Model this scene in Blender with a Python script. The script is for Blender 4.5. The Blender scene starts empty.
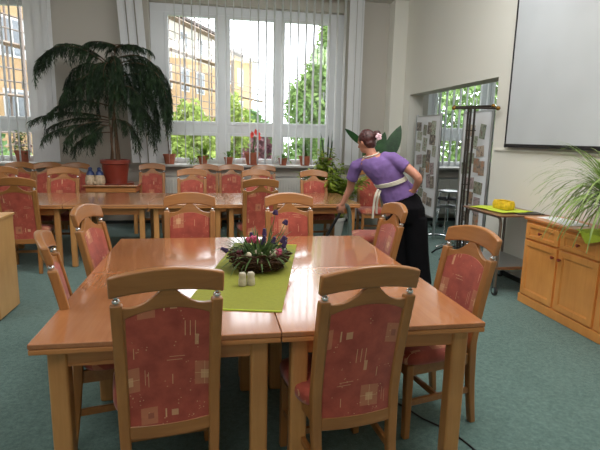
import bpy, bmesh, math, random
from mathutils import Vector, Matrix
PI = math.pi
scn = bpy.context.scene
COL = scn.collection
V = Vector

# ------------------------------------------------------------------ materials
def srgb(r, g, b):
    f = lambda c: ((c/255)/12.92 if c/255 <= .04045 else ((c/255+.055)/1.055)**2.4)
    return (f(r), f(g), f(b), 1)

class NT:
    def __init__(s, name):
        s.m = bpy.data.materials.new(name); s.m.use_nodes = True
        s.t = s.m.node_tree; s.b = s.t.nodes['Principled BSDF']; s.out = s.t.nodes['Material Output']
    def n(s, kind, **kw):
        x = s.t.nodes.new(kind)
        for k, v in kw.items():
            if k.startswith('i_'):
                x.inputs[int(k[2:])].default_value = v
            else: setattr(x, k, v)
        return x
    def l(s, a, b): s.t.links.new(a, b)
    def math(s, op, a, b=None):
        x = s.n('ShaderNodeMath', operation=op)
        for i, v in enumerate((a, b)):
            if v is None: continue
            if isinstance(v, (int, float)): x.inputs[i].default_value = v
            else: s.l(v, x.inputs[i])
        return x.outputs[0]
    def coords(s, scale=(1, 1, 1), kind='Object'):
        tc = s.n('ShaderNodeTexCoord'); mp = s.n('ShaderNodeMapping'); mp.inputs['Scale'].default_value = scale
        s.l(tc.outputs[kind], mp.inputs[0]); return mp.outputs[0]
    def noise(s, vec, scale, detail=3, rough=.5, dist=0):
        x = s.n('ShaderNodeTexNoise'); x.inputs['Scale'].default_value = scale; x.inputs['Detail'].default_value = detail
        x.inputs['Roughness'].default_value = rough; x.inputs['Distortion'].default_value = dist
        s.l(vec, x.inputs['Vector']); return x.outputs['Fac']
    def ramp(s, fac, stops):
        x = s.n('ShaderNodeValToRGB'); cr = x.color_ramp
        while len(cr.elements) < len(stops): cr.elements.new(.5)
        for e, (p, c) in zip(cr.elements, stops): e.position = p; e.color = c
        s.l(fac, x.inputs[0]); return x.outputs[0]
    def mix(s, fac, a, b, mode='MIX'):
        x = s.n('ShaderNodeMix', data_type='RGBA', blend_type=mode)
        for i, v in ((0, fac), (6, a), (7, b)):
            if isinstance(v, (int, float, tuple)): x.inputs[i].default_value = v
            else: s.l(v, x.inputs[i])
        return x.outputs[2]
    def bump(s, h, strength=.2, dist=.01):
        x = s.n('ShaderNodeBump'); x.inputs['Strength'].default_value = strength; x.inputs['Distance'].default_value = dist
        s.l(h, x.inputs['Height']); s.l(x.outputs[0], s.b.inputs['Normal'])
    def base(s, c):
        if isinstance(c, tuple): s.b.inputs['Base Color'].default_value = c
        else: s.l(c, s.b.inputs['Base Color'])
    def set(s, rough=.5, metal=0, spec=.5, coat=0, coatr=.05, sheen=0):
        b = s.b.inputs; b['Roughness'].default_value = rough; b['Metallic'].default_value = metal
        b['Specular IOR Level'].default_value = spec; b['Coat Weight'].default_value = coat; b['Coat Roughness'].default_value = coatr
        b['Sheen Weight'].default_value = sheen
        return s.m

def mk_plain(name, c, rough=.6, var=.12, scale=8, metal=0, coat=0, bump=0, spec=.5):
    t = NT(name); v = t.coords(); f = t.noise(v, scale, 3)
    d = tuple(x*(1-var) for x in c[:3])+(1,); e = tuple(min(1, x*(1+var)) for x in c[:3])+(1,)
    t.base(t.ramp(f, [(.3, d), (.7, e)]))
    if bump: t.bump(t.noise(v, scale*12, 2), bump, .004)
    return t.set(rough, metal, spec, coat)

def mk_wood(name, c1, c2, axis='z', rough=.35, coat=.3, coatr=.12, grain=26, spec=.5):
    t = NT(name)
    sc = {'x': (1.2, grain, grain), 'y': (grain, 1.2, grain), 'z': (grain, grain, 1.6)}[axis]
    v = t.coords(sc); f = t.noise(v, 1.6, 4, .6, .6)
    v2 = t.coords((3, 3, 3)); g = t.noise(v2, 1.1, 2)
    col = t.ramp(f, [(.25, c1), (.75, c2)])
    col = t.mix(.35, col, t.ramp(g, [(.3, tuple(x*.8 for x in c1[:3])+(1,)), (.7, tuple(min(1, x*1.12) for x in c2[:3])+(1,))]))
    t.base(col); t.bump(f, .05, .002)
    return t.set(rough, 0, spec, coat, coatr)

M = {}
M['chairwood'] = mk_wood('beech_chair_wood', srgb(148, 96, 48), srgb(176, 121, 67), 'z', .38, .25, .2)
M['chairwood_x'] = mk_wood('beech_rail_wood', srgb(143, 91, 45), srgb(172, 117, 65), 'x', .34, .3, .18)
M['tabletop'] = mk_wood('lacquered_tabletop', srgb(158, 96, 56), srgb(182, 120, 76), 'y', .22, .8, .08, 22, .6)
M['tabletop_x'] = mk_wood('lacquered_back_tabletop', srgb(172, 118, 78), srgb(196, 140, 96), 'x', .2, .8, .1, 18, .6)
M['tablewood'] = mk_wood('beech_table_wood', srgb(176, 120, 66), srgb(200, 146, 88), 'z', .4, .2, .2)
M['tableedge'] = mk_wood('beech_table_edge', srgb(176, 112, 58), srgb(198, 136, 80), 'x', .35, .3, .2)
M['cabwood'] = mk_wood('alder_cabinet_wood', srgb(222, 144, 70), srgb(240, 168, 90), 'z', .38, .3, .2, 14)
M['cabtop'] = mk_wood('alder_cabinet_top', srgb(196, 118, 62), srgb(214, 138, 78), 'y', .3, .5, .15, 14)
M['trolleywood'] = mk_wood('walnut_brown_shelf', srgb(112, 76, 54), srgb(146, 102, 74), 'y', .35, .4, .15, 14)
M['palecab'] = mk_wood('pale_beech_board', srgb(196, 146, 88), srgb(212, 166, 108), 'z', .4, .2, .2, 10)
M['chrome'] = mk_plain('polished_chrome', (.75, .75, .77, 1), .12, .03, 3, 1)
M['steel'] = mk_plain('satin_aluminium', (.56, .57, .58, 1), .35, .05, 5, 1)
M['pipe'] = mk_plain('brown_grey_tube', srgb(130, 118, 108), .3, .08, 5, .7)
M['darkmetal'] = mk_plain('dark_bronze_metal', srgb(66, 60, 54), .4, .15, 8, .6)
M['brass'] = mk_plain('aged_brass', srgb(140, 104, 50), .35, .15, 20, .9)
M['black'] = mk_plain('black_plastic', srgb(22, 22, 24), .4, .2, 10)
M['rubber'] = mk_plain('dark_rubber', srgb(48, 48, 50), .7, .2, 12)
M['white'] = mk_plain('white_pvc', srgb(224, 226, 228), .35, .02, 2)
M['radiator'] = mk_plain('radiator_enamel', srgb(206, 204, 196), .4, .03, 3)
M['terracotta'] = mk_plain('terracotta', srgb(172, 98, 72), .8, .15, 14, bump=.2)
M['bigpot'] = mk_plain('glazed_terracotta', srgb(132, 52, 38), .35, .12, 6, coat=.4)
M['whitepot'] = mk_plain('white_ceramic', srgb(208, 206, 198), .3, .04, 6)
M['soil'] = mk_plain('potting_soil', srgb(52, 38, 28), .95, .4, 60, bump=.6)
M['bark'] = mk_plain('brown_bark', srgb(92, 68, 48), .9, .3, 30, bump=.5)
M['stem'] = mk_plain('green_stem', srgb(84, 112, 56), .6, .2, 20)
M['paper'] = mk_plain('white_paper', srgb(226, 228, 230), .7, .03, 4)
M['limecloth'] = mk_plain('lime_fabric', srgb(186, 204, 62), .85, .08, 30, bump=.2)
M['yellow'] = mk_plain('yellow_wicker', srgb(226, 190, 34), .6, .2, 40, bump=.6)
M['skin'] = mk_plain('skin', srgb(190, 130, 106), .5, .06, 6)
M['hair'] = mk_plain('auburn_hair', srgb(66, 26, 24), .4, .4, 40, bump=.5)
M['trouser'] = mk_plain('black_cloth', srgb(16, 15, 19), .9, .25, 12, spec=.15)
M['purple'] = mk_plain('purple_cotton', srgb(120, 92, 150), .85, .12, 9, bump=.15)
M['cream'] = mk_plain('cream_cotton', srgb(206, 198, 182), .85, .06, 12)
M['pink'] = mk_plain('pink_petal', srgb(186, 78, 108), .6, .2, 30)
M['palepink'] = mk_plain('pale_pink_petal', srgb(232, 196, 206), .6, .1, 30)
M['red'] = mk_plain('coral_red_petal', srgb(226, 76, 62), .55, .15, 25)
M['purpleflower'] = mk_plain('violet_petal', srgb(66, 48, 92), .6, .3, 60)
M['shaker'] = mk_plain('speckled_stoneware', srgb(196, 188, 168), .5, .12, 60)
M['nest'] = mk_plain('brown_twigs', srgb(74, 50, 36), .9, .35, 40, bump=.4)
M['blue'] = mk_plain('navy_glaze', srgb(46, 62, 104), .4, .2, 20)
M['sand'] = mk_plain('sand_coloured_clay', srgb(196, 172, 142), .6, .2, 40)
M['dark'] = mk_plain('dark_skirting', srgb(44, 48, 46), .7, .1, 5)
M['hose'] = mk_plain('grey_green_hose', srgb(92, 104, 98), .45, .1, 20)
M['egg'] = mk_plain('cream_shell', srgb(220, 206, 184), .5, .08, 20)

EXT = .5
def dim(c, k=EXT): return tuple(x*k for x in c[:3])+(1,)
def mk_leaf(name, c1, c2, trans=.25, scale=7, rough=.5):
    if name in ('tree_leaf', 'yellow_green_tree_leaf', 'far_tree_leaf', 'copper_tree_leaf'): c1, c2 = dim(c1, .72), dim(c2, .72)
    t = NT(name); v = t.coords()
    f = t.noise(v, scale, 4, .65)
    col = t.ramp(f, [(.32, c1), (.7, c2)])
    t.base(col); t.set(rough, 0, .35)
    tr = t.n('ShaderNodeBsdfTranslucent'); t.l(col, tr.inputs[0])
    mx = t.n('ShaderNodeMixShader'); mx.inputs[0].default_value = trans
    t.l(t.b.outputs[0], mx.inputs[1]); t.l(tr.outputs[0], mx.inputs[2]); t.l(mx.outputs[0], t.out.inputs[0])
    return t.m
M['darkleaf'] = mk_leaf('dark_needles', srgb(22, 36, 24), srgb(50, 74, 44), .15, 5)
M['leaf'] = mk_leaf('mid_green_leaf', srgb(72, 110, 46), srgb(136, 168, 80), .3, 9)
M['freshleaf'] = mk_leaf('fresh_green_leaf', srgb(96, 134, 42), srgb(158, 186, 68), .35, 8)
M['bushleaf'] = mk_leaf('bushy_green_leaf', srgb(104, 132, 48), srgb(188, 202, 84), .3, 8)
M['bigleaf'] = mk_leaf('broad_dark_leaf', srgb(30, 62, 36), srgb(60, 102, 58), .12, 6, .35)
M['snakeleaf'] = mk_leaf('mottled_sword_leaf', srgb(44, 64, 46), srgb(84, 104, 74), .1, 20)
M['spiderleaf'] = mk_leaf('striped_spider_leaf', srgb(104, 134, 62), srgb(168, 190, 116), .3, 14)
M['treeleaf'] = mk_leaf('tree_leaf', srgb(104, 146, 78), srgb(176, 204, 124), .35, .9, .6)
M['limetree'] = mk_leaf('yellow_green_tree_leaf', srgb(146, 176, 72), srgb(206, 220, 124), .35, .7, .6)
M['fartree'] = mk_leaf('far_tree_leaf', srgb(86, 130, 76), srgb(140, 176, 110), .3, .6, .6)
M['redtree'] = mk_leaf('copper_tree_leaf', srgb(104, 66, 74), srgb(150, 100, 106), .3, .9, .6)

# walls, carpet
def mk_wall(name, c):
    t = NT(name); v = t.coords(kind='Object'); f = t.noise(v, .7, 3); g = t.noise(v, 60, 2)
    t.base(t.ramp(f, [(.3, tuple(x*.96 for x in c[:3])+(1,)), (.7, c)])); t.bump(g, .06, .003)
    return t.set(.85, 0, .2)
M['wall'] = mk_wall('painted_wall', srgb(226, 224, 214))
M['wall2'] = mk_wall('shaded_window_wall', srgb(190, 184, 174))  # wall paint darkened: dimness of the window side put into the colour
M['ceiling'] = mk_wall('painted_ceiling', srgb(206, 202, 196))
def mk_carpet():
    t = NT('teal_carpet'); v = t.coords()
    a = t.noise(v, 90, 3, .7); b = t.noise(v, 5, 4, .6); c = t.noise(v, 320, 2, .6)
    col = t.ramp(a, [(.3, srgb(58, 84, 80)), (.7, srgb(112, 140, 132))])
    col = t.mix(.45, col, t.ramp(b, [(.3, srgb(68, 94, 89)), (.7, srgb(106, 132, 124))]))
    col = t.mix(.5, col, t.ramp(t.noise(v, 32, 3, .7), [(.3, srgb(62, 88, 86)), (.7, srgb(116, 144, 138))])); t.base(col); t.bump(c, .5, .006)
    return t.set(.95, 0, .1, sheen=.2)
M['carpet'] = mk_carpet()

def mk_fabric():
    t = NT('red_patterned_upholstery')
    tc = t.n('ShaderNodeTexCoord'); at = t.n('ShaderNodeAttribute', attribute_type='OBJECT', attribute_name='shift')
    add = t.n('ShaderNodeVectorMath', operation='ADD'); t.l(tc.outputs['Object'], add.inputs[0]); t.l(at.outputs['Vector'], add.inputs[1])
    sep = t.n('ShaderNodeSeparateXYZ'); t.l(add.outputs[0], sep.inputs[0])
    X = t.math('FLOORED_MODULO', t.math('ADD', sep.outputs[0], 5.15), .30)
    zz = t.math('ADD', sep.outputs[2], t.math('MULTIPLY', sep.outputs[1], .9))
    Z = t.math('FLOORED_MODULO', t.math('ADD', zz, 5.0), .42)
    def rect(x0, x1, z0, z1):
        a = t.math('MULTIPLY', t.math('GREATER_THAN', X, x0), t.math('LESS_THAN', X, x1))
        b = t.math('MULTIPLY', t.math('GREATER_THAN', Z, z0), t.math('LESS_THAN', Z, z1))
        return t.math('MULTIPLY', a, b)
    n1 = t.noise(tc.outputs['Object'], 14, 4, .6); n2 = t.noise(tc.outputs['Object'], 260, 2)
    col = t.ramp(n1, [(.3, srgb(150, 60, 46)), (.7, srgb(184, 84, 64))])
    def over(rs, c, k):
        nonlocal col
        m = None
        for r in rs:
            q = rect(*r); m = q if m is None else t.math('MAXIMUM', m, q)
        col = t.mix(t.math('MULTIPLY', m, k), col, c)
    tan = srgb(206, 146, 104); light = srgb(226, 186, 140); dk = srgb(120, 48, 46)
    over([(.15, .235, .04, .135), (.235, .30, .31, .385)], tan, .45)
    over([(.055, .082, .335, .362), (.175, .21, .065, .10), (.15, .165, .2, .24)], light, .55)
    over([(.03, .036, .33, .37), (.11, .113, .235, .29), (.13, .133, .235, .29), (.15, .153, .235, .29), (.215, .218, .17, .21), (.06, .063, .05, .09),
          (.15, .235, .086, .088), (.19, .192, .04, .135), (.04, .10, .145, .147), (.05, .11, .158, .160), (.255, .257, .06, .12), (.268, .270, .05, .11)], light, .7)
    over([(.262, .285, .335, .36)], dk, .5)
    # scattered flecks
    vo = t.n('ShaderNodeTexVoronoi'); vo.inputs['Scale'].default_value = 75; t.l(tc.outputs['Object'], vo.inputs['Vector'])
    fl = t.math('MULTIPLY', t.math('LESS_THAN', vo.outputs['Distance'], .22), t.math('GREATER_THAN', t.noise(add.outputs[0], 16, 1), .6))
    col = t.mix(t.math('MULTIPLY', fl, .55), col, light)
    t.base(col); t.bump(n2, .25, .002)
    return t.set(.62, 0, .4, sheen=.3)
M['fabric'] = mk_fabric()

def mk_glass():
    t = NT('window_glass'); f = t.noise(t.coords(), 2, 1)
    tr = t.n('ShaderNodeBsdfTransparent'); t.l(t.ramp(f, [(0, (.96, .98, .98, 1)), (1, (.98, .99, .99, 1))]), tr.inputs[0])
    gl = t.n('ShaderNodeBsdfGlossy'); gl.inputs['Roughness'].default_value = .02
    mx = t.n('ShaderNodeMixShader'); mx.inputs[0].default_value = .04
    t.l(tr.outputs[0], mx.inputs[1]); t.l(gl.outputs[0], mx.inputs[2]); t.l(mx.outputs[0], t.out.inputs[0])
    return t.m
M['glass'] = mk_glass()
def mk_blind():
    t = NT('blind_fabric'); f = t.noise(t.coords((40, 40, 3)), 4, 3)
    col = t.ramp(f, [(.2, srgb(232, 233, 234)), (.8, srgb(242, 242, 242))]); t.base(col); t.set(.8, 0, .2)
    tr = t.n('ShaderNodeBsdfTranslucent'); t.l(col, tr.inputs[0])
    mx = t.n('ShaderNodeMixShader'); mx.inputs[0].default_value = .45
    t.l(t.b.outputs[0], mx.inputs[1]); t.l(tr.outputs[0], mx.inputs[2]); t.l(mx.outputs[0], t.out.inputs[0])
    return t.m
M['blind'] = mk_blind()
def mk_screen():
    t = NT('projection_fabric'); f = t.noise(t.coords(), 1.3, 2)
    t.base(t.ramp(f, [(.3, srgb(186, 190, 192)), (.7, srgb(196, 200, 202))])); return t.set(.75, 0, .3)
M['screen'] = mk_screen()
def mk_photo(seed):
    t = NT('photo_print_%s' % 'abcdef'[seed]); v = t.coords((1, 1, 1))
    f = t.noise(v, 13+seed*2, 4, .7); g = t.ramp(t.noise(v, 11+seed*2, 2, .7), [(.5, (0, 0, 0, 1)), (.7, (1, 1, 1, 1))])
    pal = [(srgb(60, 70, 50), srgb(150, 160, 140), srgb(110, 70, 60)), (srgb(80, 60, 56), srgb(200, 180, 160), srgb(60, 80, 110)),
           (srgb(50, 60, 74), srgb(170, 150, 130), srgb(180, 110, 70)), (srgb(34, 32, 34), srgb(120, 110, 104), srgb(190, 180, 160)),
           (srgb(90, 110, 70), srgb(190, 196, 180), srgb(120, 90, 74)), (srgb(70, 40, 60), srgb(190, 170, 170), srgb(90, 100, 90))][seed]
    col = t.ramp(f, [(.35, pal[0]), (.5, pal[1]), (.62, pal[2])]); t.base(t.mix(g, col, pal[1])); return t.set(.3, 0, .5, .2)
for i in range(6): M['photo%d' % i] = mk_photo(i)

# ------------------------------------------------------------------ mesh builder
class MB:
    def __init__(s): s.v = []; s.f = []; s.mi = []; s.cur = 0
    def add(s, vs, fs):
        o = len(s.v); s.v += [tuple(p) for p in vs]; s.f += [tuple(i+o for i in f) for f in fs]; s.mi += [s.cur]*len(fs)
    def box(s, x0, x1, y0, y1, z0, z1, mat=None):
        vs = [V((x, y, z)) for z in (z0, z1) for y in (y0, y1) for x in (x0, x1)]
        if mat: vs = [mat @ p for p in vs]
        s.add(vs, [(0, 2, 3, 1), (4, 5, 7, 6), (0, 1, 5, 4), (2, 6, 7, 3), (0, 4, 6, 2), (1, 3, 7, 5)])
    def frame(s, d):
        d = d.normalized(); a = V((0, 0, 1)) if abs(d.z) < .95 else V((1, 0, 0))
        u = d.cross(a).normalized(); w = u.cross(d).normalized(); return u, w
    def tube(s, pts, r, n=8, cap=True, flat=1.0):
        pts = [V(p) for p in pts]; k = len(pts)
        rs = r if isinstance(r, (list, tuple)) else [r]*k
        vs = []; pu = None
        for i, p in enumerate(pts):
            d = (pts[min(i+1, k-1)]-pts[max(i-1, 0)])
            if d.length < 1e-9: d = V((0, 0, 1))
            d.normalize()
            if pu is None: u, w = s.frame(d)
            else:
                u = (pu - d*pu.dot(d))
                u = u.normalized() if u.length > 1e-6 else s.frame(d)[0]
                w = u.cross(d)
            pu = u
            for j in range(n):
                a = 2*PI*j/n; vs.append(p+u*math.cos(a)*rs[i]+w*math.sin(a)*rs[i]*flat)
        fs = [(i*n+j, i*n+(j+1) % n, (i+1)*n+(j+1) % n, (i+1)*n+j) for i in range(k-1) for j in range(n)]
        if cap: fs += [tuple(range(n-1, -1, -1)), tuple((k-1)*n+j for j in range(n))]
        s.add(vs, fs)
    def beam(s, p0, p1, w0, d0, w1=None, d1=None, ax=V((1, 0, 0))):
        p0 = V(p0); p1 = V(p1); w1 = w1 or w0; d1 = d1 or d0
        d = (p1-p0).normalized(); u = (ax-d*ax.dot(d)).normalized(); w = d.cross(u)
        vs = []
        for p, a, b in ((p0, w0/2, d0/2), (p1, w1/2, d1/2)):
            vs += [p-u*a-w*b, p+u*a-w*b, p+u*a+w*b, p-u*a+w*b]
        s.add(vs, [(3, 2, 1, 0), (4, 5, 6, 7), (0, 1, 5, 4), (1, 2, 6, 5), (2, 3, 7, 6), (3, 0, 4, 7)])
    def lathe(s, prof, c=(0, 0, 0), n=20, sx=1, sy=1):
        c = V(c); vs = []; k = len(prof)
        for r, z in prof:
            for j in range(n):
                a = 2*PI*j/n; vs.append(c+V((r*math.cos(a)*sx, r*math.sin(a)*sy, z)))
        fs = [(i*n+j, i*n+(j+1) % n, (i+1)*n+(j+1) % n, (i+1)*n+j) for i in range(k-1) for j in range(n)]
        if prof[0][0] > 1e-5: fs.append(tuple(range(n-1, -1, -1)))
        if prof[-1][0] > 1e-5: fs.append(tuple((k-1)*n+j for j in range(n)))
        s.add(vs, fs)
    def ball(s, c, r, n=10, m=7, mat=None):
        if isinstance(r, (int, float)): r = (r, r, r)
        vs = []; c = V(c)
        for i in range(m+1):
            t = PI*i/m
            for j in range(n):
                a = 2*PI*j/n; p = V((r[0]*math.sin(t)*math.cos(a), r[1]*math.sin(t)*math.sin(a), -r[2]*math.cos(t)))
                vs.append(c+(mat @ p if mat else p))
        s.add(vs, [(i*n+j, i*n+(j+1) % n, (i+1)*n+(j+1) % n, (i+1)*n+j) for i in range(m) for j in range(n)])
    def band(s, us, lo, hi, fn, t0, t1, rows=1):
        """solid between lower and upper curves over us, mapped by fn(u, v, t)"""
        vs = []; k = len(us); R = rows+1
        for t in (t0, t1):
            for u in us:
                a, b = lo(u), hi(u)
                for r in range(R): vs.append(fn(u, a+(b-a)*r/rows, t))
        A = lambda ti, i, r: ti*k*R+i*R+r
        fs = []
        for i in range(k-1):
            for r in range(rows):
                fs.append((A(0, i, r), A(0, i+1, r), A(0, i+1, r+1), A(0, i, r+1)))
                fs.append((A(1, i, r+1), A(1, i+1, r+1), A(1, i+1, r), A(1, i, r)))
            fs.append((A(0, i, rows), A(0, i+1, rows), A(1, i+1, rows), A(1, i, rows)))
            fs.append((A(1, i, 0), A(1, i+1, 0), A(0, i+1, 0), A(0, i, 0)))
        for r in range(rows):
            fs.append((A(0, 0, r), A(0, 0, r+1), A(1, 0, r+1), A(1, 0, r)))
            fs.append((A(1, k-1, r), A(1, k-1, r+1), A(0, k-1, r+1), A(0, k-1, r)))
        s.add(vs, fs)
    def blade(s, p, d, L, w, droop=.5, seg=5, side=None, wid=None):
        """flat tapering leaf from p along d, sagging under gravity"""
        p = V(p); d = V(d).normalized(); side = V(side) if side else d.cross(V((0, 0, 1)))
        if side.length < 1e-3: side = V((1, 0, 0))
        side.normalize(); vs = []
        for i in range(seg+1):
            t = i/seg; ww = w*(wid(t) if wid else (math.sin(PI*min(1, .12+t*.88))**.7))*.5
            if i: p = p+d*(L/seg)
            vs += [p-side*ww, p+side*ww]
            d = (d+V((0, 0, -droop/seg))).normalized()
        s.add(vs, [(2*i, 2*i+1, 2*i+3, 2*i+2) for i in range(seg)])
    def cloud(s, c, r, n, size, rng, shell=.55):
        c = V(c)
        for _ in range(n):
            d = V((rng.gauss(0, 1), rng.gauss(0, 1), rng.gauss(0, 1))).normalized()
            q = shell+(1-shell)*rng.random()
            p = c+V((d.x*r[0]*q, d.y*r[1]*q, d.z*r[2]*q))
            a = V((rng.gauss(0, 1), rng.gauss(0, 1), rng.gauss(0, .7))).normalized(); b = a.cross(V((rng.gauss(0, 1), rng.gauss(0, 1), rng.gauss(0, 1)))).normalized()
            k = size*(.6+.8*rng.random())
            s.add([p-a*k, p-b*k*.5, p+a*k, p+b*k*.5], [(0, 1, 2, 3)])
    def build(s, name, mats, parent=None, smooth=False, bevel=0, loc=None, kind=None, seg=2, angle=40):
        me = bpy.data.meshes.new(name); me.from_pydata(s.v, [], s.f)
        if not isinstance(mats, (list, tuple)): mats = [mats]
        for m in mats: me.materials.append(m)
        if len(mats) > 1: me.polygons.foreach_set('material_index', s.mi)
        bm = bmesh.new(); bm.from_mesh(me)
        if len(bm.verts) < 60000: bmesh.ops.remove_doubles(bm, verts=bm.verts, dist=1e-6)
        if not name.startswith(('foliage', 'leaf')) and len(bm.verts) < 20000: bmesh.ops.recalc_face_normals(bm, faces=bm.faces)
        if smooth:
            for f in bm.faces: f.smooth = True
            for e in bm.edges:
                if len(e.link_faces) == 2 and e.calc_face_angle(0) > math.radians(angle): e.smooth = False
        bm.to_mesh(me); bm.free()
        o = bpy.data.objects.new(name, me); COL.objects.link(o)
        if parent: o.parent = parent
        if loc: o.location = loc
        if bevel:
            b = o.modifiers.new('Bevel', 'BEVEL'); b.width = bevel; b.segments = seg; b.limit_method = 'ANGLE'; b.angle_limit = math.radians(50)
            if hasattr(b, 'harden_normals'): b.harden_normals = False
        if kind: o['kind'] = kind
        return o

def tag(o, label, cat, group=None, kind=None):
    o['label'] = label; o['category'] = cat
    if group: o['group'] = group
    if kind: o['kind'] = kind
    return o
def thing(name, label, cat, loc=(0, 0, 0), rz=0, group=None):
    o = bpy.data.objects.new(name, None); COL.objects.link(o); o.empty_display_size = .1
    o.location = loc; o.rotation_euler = (0, 0, rz); return tag(o, label, cat, group)
def copy_tree(o, parent=None):
    c = o.copy(); COL.objects.link(c); c.parent = parent
    for ch in [x for x in o.children]: copy_tree(ch, c)
    return c
def lin(a, b, n): return [a+(b-a)*i/(n-1) for i in range(n)]

# ------------------------------------------------------------------ the room
WY, WT = 8.85, .30       # window wall face and thickness
RX = 3.40                # right wall face
LX, NY, CZ = -6.9, -2.6, 3.95
SX = 8.2                 # far side wall of the adjoining room
def struct(name, mb, m, **k): return mb.build(name, m, kind='structure', **k)

mb = MB(); mb.box(LX-.3, SX+.3, NY-.3, WY+WT, -.12, 0); struct('floor', mb, M['carpet'])
mb = MB(); mb.box(LX-.3, SX+.3, NY-.3, WY+WT, CZ, CZ+.15); struct('ceiling', mb, M['ceiling'])
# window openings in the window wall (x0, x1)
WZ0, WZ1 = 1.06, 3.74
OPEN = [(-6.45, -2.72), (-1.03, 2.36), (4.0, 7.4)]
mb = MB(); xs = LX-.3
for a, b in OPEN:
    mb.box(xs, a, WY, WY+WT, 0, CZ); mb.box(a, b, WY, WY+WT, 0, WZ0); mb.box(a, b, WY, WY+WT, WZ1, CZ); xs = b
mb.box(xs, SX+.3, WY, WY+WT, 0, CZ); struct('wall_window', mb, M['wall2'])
# right wall with the wide opening
OY0, OY1, OZ, RT = 5.57, 8.30, 2.335, .26
mb = MB(); mb.box(RX, RX+RT, NY, OY0, 0, CZ); mb.box(RX, RX+RT, OY0, OY1, OZ, CZ); mb.box(RX, RX+RT, OY1, WY, 0, CZ)
mb.box(3.15, RX, 8.58, WY, 0, CZ)
struct('wall_right', mb, M['wall'])
mb = MB(); mb.box(LX-.3, LX, NY-.3, WY, 0, CZ); struct('wall_left', mb, M['wall'])
mb = MB(); mb.box(LX, SX, NY-.3, NY, 0, CZ); struct('wall_near', mb, M['wall'])
mb = MB(); mb.box(SX, SX+.3, NY-.3, WY, 0, CZ); struct('wall_far_side', mb, M['wall'])
mb = MB(); mb.box(LX, 3.15, WY-.015, WY, 0, .055); struct('baseboard_window', mb, M['dark'])
mb = MB(); mb.box(RX-.015, RX, NY, OY0, 0, .055); struct('baseboard_right', mb, M['dark'])
mb = MB(); mb.box(RX+RT, SX, WY-.015, WY, 0, .055); struct('baseboard_far_side', mb, M['dark'])
mb = MB(); mb.box(RX-.018, RX, 2.2, 5.50, 1.462, 1.478); struct('trim_1', mb, M['wall'])

def window(name, x0, x1, bays):
    yf = WY+.13
    f = MB(); d0, d1 = yf, yf+.07
    z0, z1 = WZ0, WZ1
    ztr0, ztr1 = 1.61, 1.75
    f.box(x0, x1, d0, d1, 3.60, z1); f.box(x0, x1, d0, d1, z0, 1.10)
    edges = [x0]+[v for b in bays for v in b]+[x1]
    for i in range(0, len(edges), 2): f.box(edges[i], edges[i+1], d0, d1, 1.10, 3.60)
    for a, b in bays: f.box(a, b, d0, d1, ztr0, ztr1)
    fr = f.build('window_frame', M['white'], None, bevel=.006)
    fr.name = name; fr['kind'] = 'structure'
    for a, b in bays:
        for q0, q1 in ((1.10, ztr0), (ztr1, 3.60)):
            s_ = MB(); w = .055; e = .018
            s_.box(a-.01, a+w, yf-e, yf+.05, q0, q1); s_.box(b-w, b+.01, yf-e, yf+.05, q0, q1)
            s_.box(a+w, b-w, yf-e, yf+.05, q0, q0+w); s_.box(a+w, b-w, yf-e, yf+.05, q1-w, q1)
            so = s_.build('window_sash', M['white'], fr, bevel=.008)
            g = MB(); g.box(a+w-.01, b-w+.01, yf+.02, yf+.026, q0+w-.01, q1-w+.01)
            g.build('window_pane', M['glass'], so)
        h = MB(); h.box((a+b)/2+.32, (a+b)/2+.345, yf-.05, yf-.018, 2.35, 2.38); h.box((a+b)/2+.323, (a+b)/2+.342, yf-.06, yf-.045, 2.25, 2.38)
        h.build('window_handle', M['white'], fr)
    return fr
window('window_1', -1.03, 2.36, [(-.79, .10), (.255, 1.125), (1.22, 2.11)])
window('window_2', -6.45, -2.72, [(-6.25, -5.35), (-5.15, -4.25), (-3.9, -2.91)])
window('window_3', 4.0, 7.4, [(4.2, 5.2), (5.35, 6.25), (6.4, 7.2)])
for i, (a, b) in enumerate(OPEN):
    mb = MB(); mb.box(a-.10, b+.10, WY-.20, WY, 1.02, 1.06); mb.box(a, b, WY, WY+.13, 1.02, 1.062)
    s_ = mb.build('trim_%d' % (i+2), M['radiator'], None, bevel=.006); s_['kind'] = 'structure'

# vertical blinds
def blind(x0, x1, label, special, name='vertical_blind', ztop=CZ-.06, y=WY-.32, base=98):
    t = thing(name, label, 'blind', ((x0+x1)/2, y, 0), 0, 'vertical blinds')
    cx = (x0+x1)/2
    r = MB(); r.box(x0-cx-.05, x1-cx+.05, -.03, .03, ztop, ztop+.05); r.build('head_rail', M['white'], t, bevel=.004)
    s_ = MB(); n = int((x1-x0)/.132)
    rng = random.Random(4)
    for i in range(n+1):
        x = x0+(x1-x0)*i/n; a = math.radians(special(x, base)+rng.uniform(-3, 3)); hw = .0675
        dx, dy = math.cos(a)*hw, math.sin(a)*hw
        c, d = x-cx, 0
        nx, ny = -math.sin(a)*.0006, math.cos(a)*.0006
        zb = 1.085
        vs = []
        for z in (zb, ztop):
            c = x-cx-(.16*(z-zb)/(ztop-zb) if -1.3 < x < -.85 else 0)
            vs += [(c-dx-nx, d-dy-ny, z), (c+dx-nx, d+dy-ny, z), (c+dx+nx, d+dy+ny, z), (c-dx+nx, d-dy+ny, z)]
        s_.add(vs, [(3, 2, 1, 0), (4, 5, 6, 7), (0, 1, 5, 4), (1, 2, 6, 5), (2, 3, 7, 6), (3, 0, 4, 7)])
        s_.box(c-.006, c+.006, -.004, .004, ztop-.01, ztop+.02)
    s_.build('blind_slats', M['blind'], t)
    ch = MB(); ch.tube([(x1-cx+.02, -.03, ztop), (x1-cx+.02, -.035, 1.5)], .003, 5); ch.build('pull_chain', M['steel'], t)
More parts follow.
